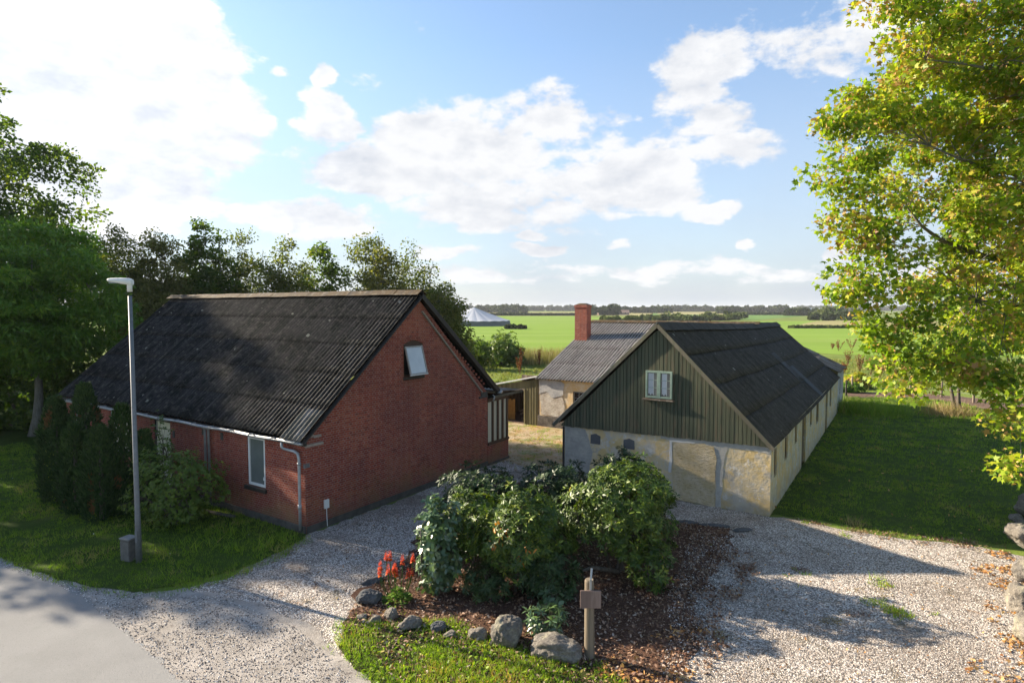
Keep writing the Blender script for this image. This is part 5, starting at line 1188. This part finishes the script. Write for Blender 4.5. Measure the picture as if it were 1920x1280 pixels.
tree('broadleaf_tree', 'tallest dark broadleaf tree at the far left', 'tree', (-54, 61, 0), [(-53.3, 60, 14.8, 12.2, 8, 11.2), (-49.5, 59, 8.5, 10, 6, 6.5), (-60, 59, 16, 10, 8, 10)], 380, 210, 1.4, .42, 'quad', M['lf_dark'], M['bark'], .5, .3, 7, limbs=16)
tree('ash_tree', 'fresh green ash tree beside the far end of the brick house', 'tree', (-23.6, 29.5, 0), [(-23.3, 29.4, 7.0, 4.2, 3.6, 3.7), (-24.6, 28.6, 5.2, 3.6, 3, 2.6), (-21.6, 29.8, 5.6, 2.2, 2.2, 2.2)], 200, 260, .70, .26, 'long', M['lf_ash'], M['bark_grey'], .26, .25, 8, limbs=12, droop=-.5, flat=.42)
TPL['needle'][:, 0] *= 1.0
tree('broadleaf_tree', 'broadleaf tree just outside the left edge that shades the verge', 'tree', (-30.5, 27.2, 0), [(-30.5, 27.0, 9.6, 5.6, 5.0, 4.3), (-28.5, 28.8, 5.6, 4.2, 3.8, 2.8)], 150, 150, .72, .30, 'quad', M['lf_dark'], M['bark'], .3, .25, 9, limbs=10)
tree('broadleaf_tree', 'very tall slender tree outside the left edge whose shadow falls on the green gable', 'tree', (-43, 45, 0), [(-42.5, 44.6, 23.5, 3.4, 2.5, 5.5), (-42.5, 44.6, 17, 3, 2.4, 5)], 150, 170, .9, .36, 'quad', M['lf_dark'], M['bark'], .4, .4, 19, limbs=10)
tree('broadleaf_tree', 'broad tree outside the left edge whose shadow falls on the dark house roof', 'tree', (-35, 33.5, 0), [(-35, 33.6, 11.2, 4, 3.3, 6.8)], 170, 170, .85, .32, 'quad', M['lf_dark'], M['bark'], .35, .3, 20, limbs=10)
for i, (x, y, r, h, lab) in enumerate(((-26, 31.5, 3.2, 4.6, 'dark hedge shrub below the ash tree'), (-30, 30, 3.6, 5, 'dark hedge shrub at the far left edge'), (-21.8, 31.5, 2.2, 4.4, 'dark hedge shrub against the far end of the brick house'))):
    shrub('hedge_shrub', lab, 'bush', (x, y, h * .45), (r, 1.6, h * .55), 1300, .22, M['lf_dark'], 60 + i, 'dark shrubs below the left trees', tpl='oval', whorl=6, stems=6, bumps=.3, tone=-.2)
rowm = {'birch': ('birch_tree', M['lf_birch'], M['birch'], .23), 'olive': ('willow_tree', M['lf_olive'], M['bark'], .23), 'dense': ('broadleaf_tree', M['lf_dark'], M['bark'], .28)}
row = [  # px x, px top, distance, half width px, kind, clumps, per, label
    (232, 408, 50, 38, 'birch', 70, 105, 'birch beside the ash tree, leftmost of the row behind the roof'),
    (305, 425, 50, 42, 'olive', 70, 130, 'olive green willow behind the left end of the roof'),
    (385, 408, 53, 55, 'dense', 85, 130, 'dense dark tree with bright top behind the left half of the roof'),
    (455, 412, 55, 42, 'birch', 60, 75, 'thin birch right of the dense dark tree behind the roof'),
    (530, 438, 50, 42, 'birch', 60, 80, 'pale thin birch behind the middle of the roof'),
    (615, 446, 52, 34, 'dense', 34, 120, 'small dark tree with clumped top behind the roof middle'),
    (570, 490, 54, 45, 'birch', 50, 85, 'low birch between the pale birch and the small dark tree'),
    (692, 412, 52, 36, 'birch', 55, 75, 'tallest airy birch standing above the roof ridge'),
    (722, 462, 50, 36, 'olive', 46, 95, 'olive topped willow in front of the airy birch'),
    (775, 458, 53, 48, 'birch', 75, 95, 'drooping birch behind the peak of the gable'),
    (832, 528, 50, 40, 'birch', 70, 130, 'low drooping birch at the right end of the row')]
for i, (px, pt, D, hw, kd, nc, per, lab) in enumerate(row):
    c = AD(px, 578, D); top = AD(px, pt, D).z; w = hw / F * D; nm, lm, bm_, ls = rowm[kd]
    lo = 1.6 if px > 780 else 2.5; hh = (top - lo) / 2
    tree(nm, lab, 'tree', (c.x, c.y, 0), [(c.x, c.y, lo + hh * 1.0, w, w * .9, hh * .95), (c.x + .4, c.y, lo + hh * .62, w * 1.2, w, hh * .62)], int(nc * 2.3), int(per * .95), .60 if kd != 'dense' else .62, ls, 'quad', lm, bm_, .15, .15, 100 + i,
         'trees in the row behind the brick house', stems=2 if kd == 'birch' else 1, limbs=10, shell=.4, droop=-.7 if kd != 'dense' else -.2, flat=.85 if kd != 'dense' else .6, twig=.02)
for i, (px, py, D, r, h, lab) in enumerate(((885, 0, 62, 2.3, 3.0, 'dark bush right of the brick house gable by the green field'), (942, 0, 66, 1.7, 3.3, 'upright bush standing before the bright field'), (915, 0, 68, 1.8, 2.2, 'low bush between the dark bush and the upright one'), (958, 0, 67, 1.2, 2.3, 'small bush at the right end of the field bushes'))):
    c = AD(px, 578, D); shrub('field_bush', lab, 'bush', (c.x, c.y, h * .45), (r, 1.5, h * .55), 700, .26, M['lf_shrub'] if i else M['lf_dark'], 80 + i, 'bushes at the edge of the green field', tpl='quad', whorl=6, stems=6, bumps=.45)

# ------------------------------------------------------------------ distance: woods, hedges, farms
def crown_blob(rng, w, h, n, size):
    d = norm(rng.normal(size=(n, 3))); s = int(rng.integers(1000))
    bump = np.array([1 + .30 * mnoise.noise(Vector(x) * 1.8 + Vector((s, 0, 0))) for x in d]); P = d * np.array((w / 2, w / 2, h * .5)) * (bump * rng.uniform(.8, 1.02, n))[:, None]; P[:, 2] += h * .5
    P = P[P[:, 2] > 0]; d = d[:len(P)]; k = len(P); return P, k
def wood(name, label, x0, x1, yb, yt, seed, mat, kind='stuff', cat='wood', dens=1.0, depth=30, group=None, zb=0.0):
    rng = np.random.default_rng(seed); D = CH * F / (yb - 578.0); W = (x1 - x0) / F * D; H = CH + (578 - yt) / F * D; cx = ((x0 + x1) / 2 - 960) / F * D
    px = D / F * 1.9; n = max(3, int(W / (H * .75) * 2.2)); Ps = []; Ds = []; Ts = []
    for i in range(n):
        w = H * rng.uniform(.7, 1.2); h = H * rng.uniform(.72, 1.02); q, k = crown_blob(rng, w, h, int(260 * dens), px)
        off = np.array((-W / 2 + W * (i + .5) / n + rng.normal() * .3 * H, rng.uniform(0, depth), 0)); Ps.append(q + off); Ts.append(np.full(k, rng.uniform(0, .45)) + rng.uniform(0, .5, k))
    P = np.vstack(Ps); T = np.concatenate(Ts); k = len(P); P[:, 0] += 0
    V, kk = leaf_verts(P, rng.normal(size=(k, 3)), rng.normal(size=(k, 3)) + [0, -.4, .5], rng.uniform(.8, 1.5, k) * px * 1.6, 'quad', 1.5); V[:, 2] = np.maximum(V[:, 2], .02)
    o = faces_mesh(name, V, kk, T, mat); o.location = (cx, D, zb); return tag(o, label, cat, group, kind)
ws = [(900, 948, 586, 571), (948, 988, 587, 570), (985, 1082, 583.2, 574), (1105, 1152, 591, 569), (1160, 1260, 587, 574.5), (1230, 1330, 584.5, 573), (1300, 1375, 584.3, 575), (1358, 1398, 588, 574.5), (1395, 1482, 586, 573.2), (1500, 1700, 582.8, 574.5), (1700, 1980, 583, 574), (880, 1000, 582.2, 575), (600, 880, 583.5, 572), (-100, 600, 584, 570)]
for i, (x0, x1, yb, yt) in enumerate(ws):
    labs = ['dark wood right of the round tank', 'rounded wood on the skyline left of the chimney', 'long low wood on the skyline just left of the chimney', 'wood just right of the chimney', 'wood behind the pinkish farm buildings', 'long wood on the skyline over the barn ridge', 'wood joining on the right of the long skyline wood', 'compact dark wood on the rise beyond the barn', 'broad rounded wood beyond the far end of the barn', 'hazy wood line behind the white farm', 'hazy wood line behind the sycamore', 'faint wood line farthest beyond the tank', 'wood line hidden behind the brick house trees', 'wood line at the far left horizon']
    wood('wood', labs[i], x0, x1, yb, yt, 200 + i, M['far_leaf'])
fb = [(1215, 602, 590), (1232, 603, 591), (1250, 603, 588), (1268, 602, 583.5), (1285, 603, 588), (1302, 603, 590), (1322, 602, 590), (1340, 601, 591), (1330, 597, 584), (1372, 599, 585), (1382, 600, 588), (1391, 597, 586.5), (1345, 600, 588), (1240, 600, 592), (1360, 601, 590)]
fb.sort(); ORD = 'first second third fourth fifth sixth seventh eighth ninth tenth eleventh twelfth thirteenth fourteenth fifteenth'.split()
for i, (x, yb, yt) in enumerate(fb):
    wood('far_bush', ORD[i] + ' from the left of the bushes in the scrub belt beyond the barn roof, ' + ('dark' if i % 3 == 0 else 'olive'), x - 10, x + 10, yb, yt, 230 + i, M['far_leaf'] if i % 3 == 0 else M['far_olive'], None, 'bush', .5, 6, 'bushes of the scrub belt beyond the barn')
ft = [(1492, 592, 577, 'left tree of the clump at the white farm'), (1503, 591.5, 575.5, 'middle tree of the clump at the white farm'), (1514, 592, 577, 'right tree of the clump at the white farm'), (1546, 598, 573, 'broad pale tree beside the white farm'), (1570, 599, 571.5, 'tall dark tree right of the white farm'), (1528, 600, 585, 'low dark bush below the white farm'), (1556, 601, 586, 'low bush between the pale tree and the tall dark tree'), (1588, 600, 577, 'tree behind the sycamore leaf edge'), (1606, 601, 580, 'lower tree farthest right behind the sycamore leaf edge'), (1154, 591, 568, 'tall single tree right of the pinkish farm'), (1480, 592, 582, 'small round tree left of the white farm')]
for i, (x, yb, yt, lab) in enumerate(ft):
    w = 7 if yt > 575 else 9; wood('farm_tree', lab, x - w, x + w, yb, yt, 260 + i, M['far_leaf'] if i != 3 else M['far_olive'], None, 'tree', .8, 4, 'trees around the distant farms')
wood('field_hedge', 'thin dark hedge line across the field left of the chimney', 880, 1080, 591.5, 589.4, 290, M['far_leaf'], None, 'hedge', .3, 3)
wood('field_hedge', 'maize edge forming a dark green line right of the barn', 1485, 1660, 615.5, 611.5, 291, M['far_olive'], None, 'hedge', .3, 2)
wood('field_hedge', 'hedge line slanting below the broad rounded wood', 1395, 1478, 590.5, 588, 292, M['far_leaf'], None, 'hedge', .3, 3)
wood('field_bush', 'olive bush showing just above the outbuilding roof', 1130, 1198, 607, 593, 293, M['far_olive'], None, 'bush', 2.0, 6, 'bushes at the edge of the green field')
wood('field_bush', 'low dark bush on the bank right of the round tank', 950, 977, 617, 609, 294, M['far_leaf'], None, 'bush', 1.2, 4, 'bushes at the edge of the green field')
def farm(label, px, yb, wpx, wall, roofm, hw=3.0, hr=3.0):
    D = CH * F / (yb - 578); c = AD(px, 578, D); W = wpx / F * D; o = thing('farmhouse', label, 'farm building', (c.x, c.y, 0)); d = 8
    MB().box((-W / 2, 0, 0), (W / 2, d, hw)).build('wall', wall, o)
    m = MB(); m.add([(-W / 2 - .3, -.4, hw), (W / 2 + .3, -.4, hw), (W / 2 + .3, d / 2, hw + hr), (-W / 2 - .3, d / 2, hw + hr), (-W / 2 - .3, d + .4, hw), (W / 2 + .3, d + .4, hw)], [(0, 1, 2, 3), (3, 2, 5, 4), (0, 3, 4), (1, 5, 2)]); m.build('roof', roofm, o)
    for k in range(4): MB().box((-W * .4 + k * W * .22, -.05, 1), (-W * .4 + k * W * .22 + W * .06, -.005, 2.2)).build('window', M['glass_dark'], o)
farm('pinkish farm building beyond the chimney, left one', 1133, 590.5, 22, M['farwall'], simple('far_tiles', (.24, .14, .11), .9, .2, .1), 2.4, 4)
farm('long pinkish farm building beyond the chimney, right one', 1162, 590.2, 36, M['farwall'], simple('far_tiles_pale', (.28, .19, .15), .9, .2, .1), 2.2, 2.6)
farm('white farmhouse among trees near the right horizon', 1506, 591.2, 14, M['farwhite'], M['farroof'], 2.5, 2.2)
farm('long pale farm barn behind the white farmhouse', 1528, 586, 24, M['farwhite'], simple('far_pale_roof', (.5, .49, .47), .8, .1, .1), 3, 4)

# ------------------------------------------------------------------ pasture plants and fence
fl = thing('fence', 'wire fence on rough wooden posts round the end of the lawn', 'fence', G(1586, 742))
fp = [G(1586, 742), G(1597, 736), G(1706, 742), G(1765, 744), G(1825, 755), G(1869, 766), G(1895, 783), G(1960, 800)]; fo = fp[0]
for i, p in enumerate(fp):
    q = p - fo; h = 1.15 + .1 * (i % 3); MB().tube([(q.x, q.y, -.1), (q.x + .02, q.y, h)], [.07, .06], 8).build('post', M['darkboard'] if i in (0, 6) else M['oldwood'], fl)
for z in (.55, .95):
    MB().tube([(p.x - fo.x, p.y - fo.y, z) for p in fp], .008, 4).build('wire', M['galv'], fl)
def dock(px, py, h, w, seed, lab, mat='dock', n=260):
    b = G(px, py); rng = np.random.default_rng(seed); o = thing('dock_plant', lab, 'plant', b, group='withered dock plants in the pasture'); st = rng.integers(5, 9)
    ang = rng.uniform(0, 6.28, st); sp = rng.uniform(.2, 1, st) * w / 2; k = rng.integers(0, st, n); t = rng.uniform(.3, 1, n)
    P = np.column_stack([np.cos(ang[k]) * sp[k] * t, np.sin(ang[k]) * sp[k] * t, t * h * (1 - .25 * sp[k] / w)]) + rng.normal(size=(n, 3)) * .05
    V, kk = leaf_verts(P, rng.normal(size=(n, 3)) * .6 + [0, 0, .8], rng.normal(size=(n, 3)), rng.uniform(.06, .16, n), 'quad'); faces_mesh('seed_heads', V, kk, rng.uniform(0, 1, n), M[mat], o)
    m = MB()
    for a, s in zip(ang, sp): m.tube([(0, 0, 0), (math.cos(a) * s, math.sin(a) * s, h * .85)], .012, 4)
    m.build('stalks', M['dock'], o)
for i, (px, py, h, w, lab) in enumerate(((975, 704, 1.9, 1.3, 'tall rusty dock plant left of the outbuilding roof'), (976, 690, 2.2, 1.5, 'farther rusty dock plant above the tall one'), (1011, 686, 1.9, 1.2, 'rusty dock plant touching the outbuilding roof edge'), (1035, 678, 1.3, 1.0, 'small rusty dock behind the outbuilding roof edge'),
        (1590, 683, 1.6, 2.0, 'wide brown dock plant beyond the barn extension'), (1612, 700, 1.9, 1.4, 'brown dock plant by the tall pasture post'), (1632, 703, 1.7, 1.8, 'brown dock plant right of the pasture post'), (1572, 658, 1.6, 1.6, 'distant brown dock left of the reddish one'), (1597, 657, 1.9, 2.2, 'distant reddish dock at the field edge'),
        (1650, 708, 1.2, 1.2, 'low dock plant near the sycamore leaf edge'), (1582, 700, 1.0, 1.2, 'low dock just behind the barn extension corner'), (1500, 660, .8, 1.6, 'low reddish dock beyond the barn roof slope'), (1668, 690, 1.0, 1.4, 'dock plant half hidden by sycamore leaves'), (1840, 728, 1.3, 1.8, 'brown dock seen below the sycamore crown'), (1895, 722, 1.6, 2.2, 'big brown dock at the right edge of the pasture'), (1560, 655, .9, 1.0, 'small dock at the left of the distant ones'))):
    dock(px, py, h, w, 300 + i, lab)
shrub('garden_plant', 'yellowing leafy plant by the fence behind the barn extension', 'plant', tuple(G(1608, 728)[:2]) + (.55,), (.9, .6, .6), 170, .24, M['lf_syc'], 330, tpl='oval', whorl=6, stems=3, tone=.25)
shrub('garden_plant', 'green leafy plant behind the left fence post', 'plant', tuple(G(1592, 735)[:2]) + (.3,), (.9, .5, .35), 130, .22, M['lf_ash'], 331, tpl='oval', whorl=6, stems=3)

# ------------------------------------------------------------------ grass, stones, leaves
def clip(poly, f): return poly
near_verge = [G(0, 1052), G(70, 1082), G(140, 1103), G(235, 1122), G(300, 1122), G(350, 1110), G(440, 1087), G(510, 1058), G(590, 1014), B0, LW(B0, -15.8, -.05), Vector((-23, 28, 0)), Vector((-26, 22, 0)), G(-60, 1035)]
blades('verge_grass', near_verge, 620, .085, .011, M['gr_lawn'], 400, 'short green grass of the verge in front of the brick house', z=.02, thr=-.55)
blades('verge_weeds', [G(380, 985), G(530, 1003), G(560, 1010), G(480, 1040), G(380, 1040), G(300, 1020)], 160, .24, .022, M['gr_lawn'], 401, 'longer weeds along the foot of the brick house front', z=.02, thr=-.2)
blades('dry_edge_grass', [G(500, 1046), G(578, 1002), G(590, 1008), G(560, 1035), G(430, 1090), G(330, 1112), G(260, 1118), G(255, 1108), G(340, 1096)], 300, .05, .010, M['gr_dry'], 402, 'brown withered grass along the edge of the verge', z=.01, thr=-.1, lean=1.2)
blades('lawn_grass', [LW(A0, .1, .2), G(1500, 974), G(1600, 996), G(1700, 1009), G(1800, 1017), G(1885, 1028), G(2150, 1000), Vector((24, 24, 0)), LW(A0, 9, 10), LW(A0, .1, 10)], 420, .075, .012, M['gr_lawn'], 403, 'shaded green grass of the lawn beside the barn, near half', z=.01, thr=-.6)
blades('lawn_grass', [LW(A0, .1, 10), LW(A0, 9, 10), Vector((24, 24, 0)), Vector((32, 35, 0)), G(1860, 771), G(1800, 754), G(1700, 745), G(1587, 744), LW(A0, .1, 25)], 230, .10, .020, M['gr_lawn'], 404, 'green grass of the lawn beside the barn, far half up to the fence', z=.01, thr=-.6)
blades('bright_grass', isle_poly, 1500, .10, .011, M['gr_isle'], 405, 'bright sunlit grass tufts at the front of the planting bed', z=.02, thr=-.45, lean=.6)
blades('bright_grass_fringe', [G(610, 1215), G(640, 1165), G(700, 1140), G(850, 1160), G(940, 1195), G(1130, 1240), G(1200, 1300), G(700, 1300)], 260, .07, .010, M['gr_isle'], 406, 'scattered grass fringe round the bright grass', z=.01, thr=.0)
litter('island_weeds', isle_poly, 1500, .075, M['gr_isle'], 407, 'broad leaved weeds and dandelions among the bright grass', 'weeds', .05, 'oval', .7, -.1)
yd = [LW(B0, .5, 9), G(1050, 893), LW(A0, -7.1, 3), LW(A0, -7.1, 8.2), LW(A0, -17, 8.2), LW(B0, -2, 12)]
blades('courtyard_grass', yd, 230, .06, .012, M['gr_isle'], 408, 'patchy green grass in the sunlit courtyard', z=.01, thr=.12)
blades('courtyard_dry_grass', yd, 260, .05, .012, M['gr_dry'], 409, 'dry orange grass and leaf litter in the courtyard', z=.01, thr=-.1, lean=1.3)
blades('pasture_grass', [Vector((-16, 46, 0)), Vector((4, 50, 0)), Vector((8, 74, 0)), Vector((-14, 74, 0))], 40, .22, .05, M['gr_field'], 410, 'rough pasture grass beyond the open shed', z=.01, thr=-.2)
blades('pasture_grass', [Vector((22, 46.5, 0)), Vector((36, 45.5, 0)), Vector((46, 42, 0)), Vector((60, 74, 0)), Vector((28, 74, 0))], 30, .28, .06, M['gr_field'], 411, 'rough pasture grass beyond the fence on the right', z=.01, thr=-.1)
blades('reeds', [Vector((-10, 64, 0)), Vector((6, 68, 0)), Vector((9, 76, 0)), Vector((-8, 74, 0))], 90, 1.3, .05, M['reed'], 412, 'belt of tall pale reeds before the bright green field', z=0, thr=-.5, lean=.12, tuft=8)
tuftp = lambda x, y, r, s=1: [G(x, y) + Vector((r * math.cos(a), r * s * math.sin(a), 0)) for a in np.linspace(0, 6.28, 14)[:-1]]
for i, (x, y, r, h, lab) in enumerate(((1782, 778, 1.1, .8, 'pale tuft of long grass at the foot of the small sycamore'), (1650, 776, 1.7, .7, 'long dark grass tuft at the far end of the lawn'), (1606, 772, 1.4, .75, 'dark weedy tuft against the barn extension'), (1352, 1192, .16, .05, 'small brown tussock on the near gravel'), (1605, 985, .12, .25, 'reddish seedling on the border of gravel and lawn'))):
    o = blades('grass_tuft', tuftp(x, y, r, .6 if r > .5 else 1), 260 if r > .5 else 2600, h, .012 if r < .5 else .03, M['gr_dry'] if i in (0, 3, 4) else M['gr_lawn'], 420 + i, lab, 'grass tuft', z=0, kind=None, lean=.35); o['group'] = 'grass tufts'
for i, (x, y, r, h, lab) in enumerate(((1512, 980, .16, .06, 'green tuft by the barn corner at the lawn edge'), (1650, 1087, .13, .16, 'taller seedling in the middle of the gravel'), (1655, 1097, .20, .06, 'low green patch under the taller seedling'), (1640, 1130, .30, .06, 'green tuft at the left end of the weedy strip in the gravel'),
        (1668, 1143, .26, .08, 'green tuft in the middle of the weedy strip in the gravel'), (1690, 1155, .26, .09, 'brightest green tuft ending the weedy strip in the gravel'), (1585, 1005, .12, .14, 'yellow green seedling between gravel and lawn'), (1512, 1075, .14, .05, 'small green tuft in the shaded gravel'), (1475, 1078, .12, .05, 'tiny green tuft farther left in the shaded gravel'),
        (1335, 1022, .14, .06, 'small green tuft in the shaded mulch right of the bushes'), (1755, 1152, .10, .05, 'small tuft on the bright gravel toward the wall'), (640, 1178, .16, .20, 'tall wispy weed at the left tip of the bright grass'), (965, 1262, .20, .12, 'dandelion tuft in the bright grass'), (820, 1238, .18, .14, 'thick weed tuft in the bright grass'))):
    o = blades('grass_tuft', tuftp(x, y, r, .6), 1500, h, .014, M['gr_isle'], 500 + i, lab, 'grass tuft', z=0, kind=None, lean=.6); o['group'] = 'grass tufts'
for i, (x, y, r) in enumerate(((1400, 1062, .45), (1500, 1068, .25), (1640, 1110, .45), (1610, 1150, .3), (1560, 1165, .25))):
    litter('moss_patch', tuftp(x, y, r, .6), 260, .03, M['gr_dry'] if i in (2, 4) else M['deadleaf'], 520 + i, 'patch of dead moss and leaf scraps on the gravel', 'moss', .012, 'quad', .4, -.2, 3)
blades('gravel_weeds', [G(1450, 1060), G(1700, 1060), G(1720, 1160), G(1600, 1160), G(1450, 1090)], 55, .07, .014, M['gr_isle'], 440, 'sparse green weeds growing through the gravel', z=0, thr=.30, tuft=10)
litter('lawn_edge_leaves', [G(1480, 970), G(1600, 990), G(1700, 1003), G(1800, 1010), G(1880, 1020), G(1900, 1042), G(1800, 1028), G(1700, 1019), G(1600, 1004)], 2200, .055, M['deadleaf'], 468, 'brown leaves and soil along the lawn edge', 'leaf litter', .02, 'oval', .5, -.1, 1.5)
blades('lawn_edge_dry', [G(1600, 990), G(1700, 1004), G(1800, 1013), G(1880, 1024), G(1900, 1045), G(1800, 1028), G(1700, 1020), G(1620, 1005)], 220, .06, .012, M['gr_dry'], 441, 'dry brown grass along the lawn edge', z=.01, thr=-.2, lean=1.0)
stones('gravel_stones', [G(575, 1020), LW(B0, .3, 1), LW(B0, .3, 6), G(840, 925), G(790, 1000), G(700, 1080), G(640, 1180), G(560, 1160), G(420, 1100)], 30000, .015, M['pebble'], 450, 'loose pale gravel stones of the drive beside the brick house', thr=-.15)
stones('gravel_stones', [LW(A0, -3, -.2), LW(A0, .2, -.1), G(1600, 1004), G(1840, 1035), G(1900, 1080), G(1890, 1290), G(1280, 1290), G(1320, 1190), G(1310, 1120), G(1370, 1050), G(1380, 1005), G(1280, 968)], 80000, .014, M['pebble'], 451, 'loose pale gravel stones of the sunlit forecourt', thr=-.28)
stones('gravel_stones', [G(440, 1110), G(560, 1160), G(640, 1230), G(700, 1300), G(450, 1300), G(300, 1150)], 5000, .016, M['pebble'], 452, 'scattered grit on the road shoulder', thr=-.6)
stones('road_edge_grit', [G(-60, 1030), G(60, 1062), G(150, 1092), G(300, 1112), G(420, 1120), G(560, 1180), G(660, 1270), G(640, 1300), G(365, 1300), G(290, 1238), G(215, 1172), G(150, 1118), G(110, 1100), G(0, 1062), G(-60, 1048)], 9000, .013, M['pebble'], 454, 'loose grit along the crumbling road edge', z=.016, thr=-.7)
litter('mulch_leaves', bed_poly, 27000, .070, M['deadleaf'], 460, 'brown dead leaves and bark covering the planting bed', 'leaf litter', .025, 'oval', .5)
litter('mulch_leaves', [G(1270, 985), G(1400, 1005), G(1420, 1080), G(1370, 1140), G(1370, 1210), G(1300, 1300), G(1230, 1300), G(1280, 1200), G(1270, 1130), G(1330, 1050)], 4200, .07, M['deadleaf'], 467, 'brown leaves thinning out from the bed over the gravel', 'leaf litter', .025, 'oval', .5, -.02, 1.7)
stones('gravel_stones', [G(1300, 1000), G(1390, 1005), G(1370, 1060), G(1320, 1130), G(1330, 1210), G(1280, 1300), G(1220, 1300), G(1260, 1190), G(1250, 1120)], 3500, .018, M['pebble'], 453, 'gravel strewn over the right edge of the planting bed', z=.02)
litter('mulch_leaves', [G(1250, 1180), G(1330, 1180), G(1290, 1300), G(1130, 1300), G(1120, 1240)], 900, .08, M['leaf_orange'], 461, 'orange leaves scattered right of the sign post', 'leaf litter', .03, 'oval', .5, -.1)
litter('fallen_leaves', [G(1800, 1035), G(1915, 1035), G(1940, 1290), G(1800, 1290), G(1840, 1180), G(1850, 1110)], 2300, .07, M['leaf_orange'], 462, 'orange fallen leaves heaped along the stone wall', 'leaf litter', .02, 'maple', .5, .18, 1.6)
litter('fallen_leaves', [G(1480, 985), G(1850, 1035), G(1880, 1290), G(1300, 1290), G(1330, 1100)], 380, .05, M['leaf_orange'], 463, 'single orange leaves scattered over the sunlit gravel', 'leaf litter', .02, 'oval', .5)
litter('fallen_leaves', [G(590, 1010), G(850, 900), G(790, 1000), G(640, 1150), G(400, 1110)], 500, .06, M['deadleaf'], 464, 'few brown leaves on the shaded drive', 'leaf litter', .02, 'oval', .5, -.1)
litter('fallen_leaves', lawn_poly, 350, .09, M['leaf_orange'], 465, 'single fallen leaves lying on the shaded lawn', 'leaf litter', .07, 'oval', .5)
litter('clover_flowers', near_verge, 140, .035, M['white'], 466, 'tiny white clover flowers in the verge grass', 'flowers', .09, 'quad', .5, .1)

# ------------------------------------------------------------------ air
mb = MB(); mb.box((-3600, -400, -1), (3600, 6200, 27)); hz = mb.build('haze', None); hz['kind'] = 'stuff'; hz['label'] = 'thin pale daylight haze over the farmland'; hz['category'] = 'haze'
hm = bpy.data.materials.new('haze_air'); hm.use_nodes = True; nt = hm.node_tree; nt.nodes.clear()
ho = nt.nodes.new('ShaderNodeOutputMaterial'); pv = nt.nodes.new('ShaderNodeVolumePrincipled'); pv.inputs['Color'].default_value = (.86, .90, .96, 1); pv.inputs['Density'].default_value = .00014; pv.inputs['Anisotropy'].default_value = 0
nt.links.new(pv.outputs[0], ho.inputs['Volume']); hz.data.materials.append(hm)
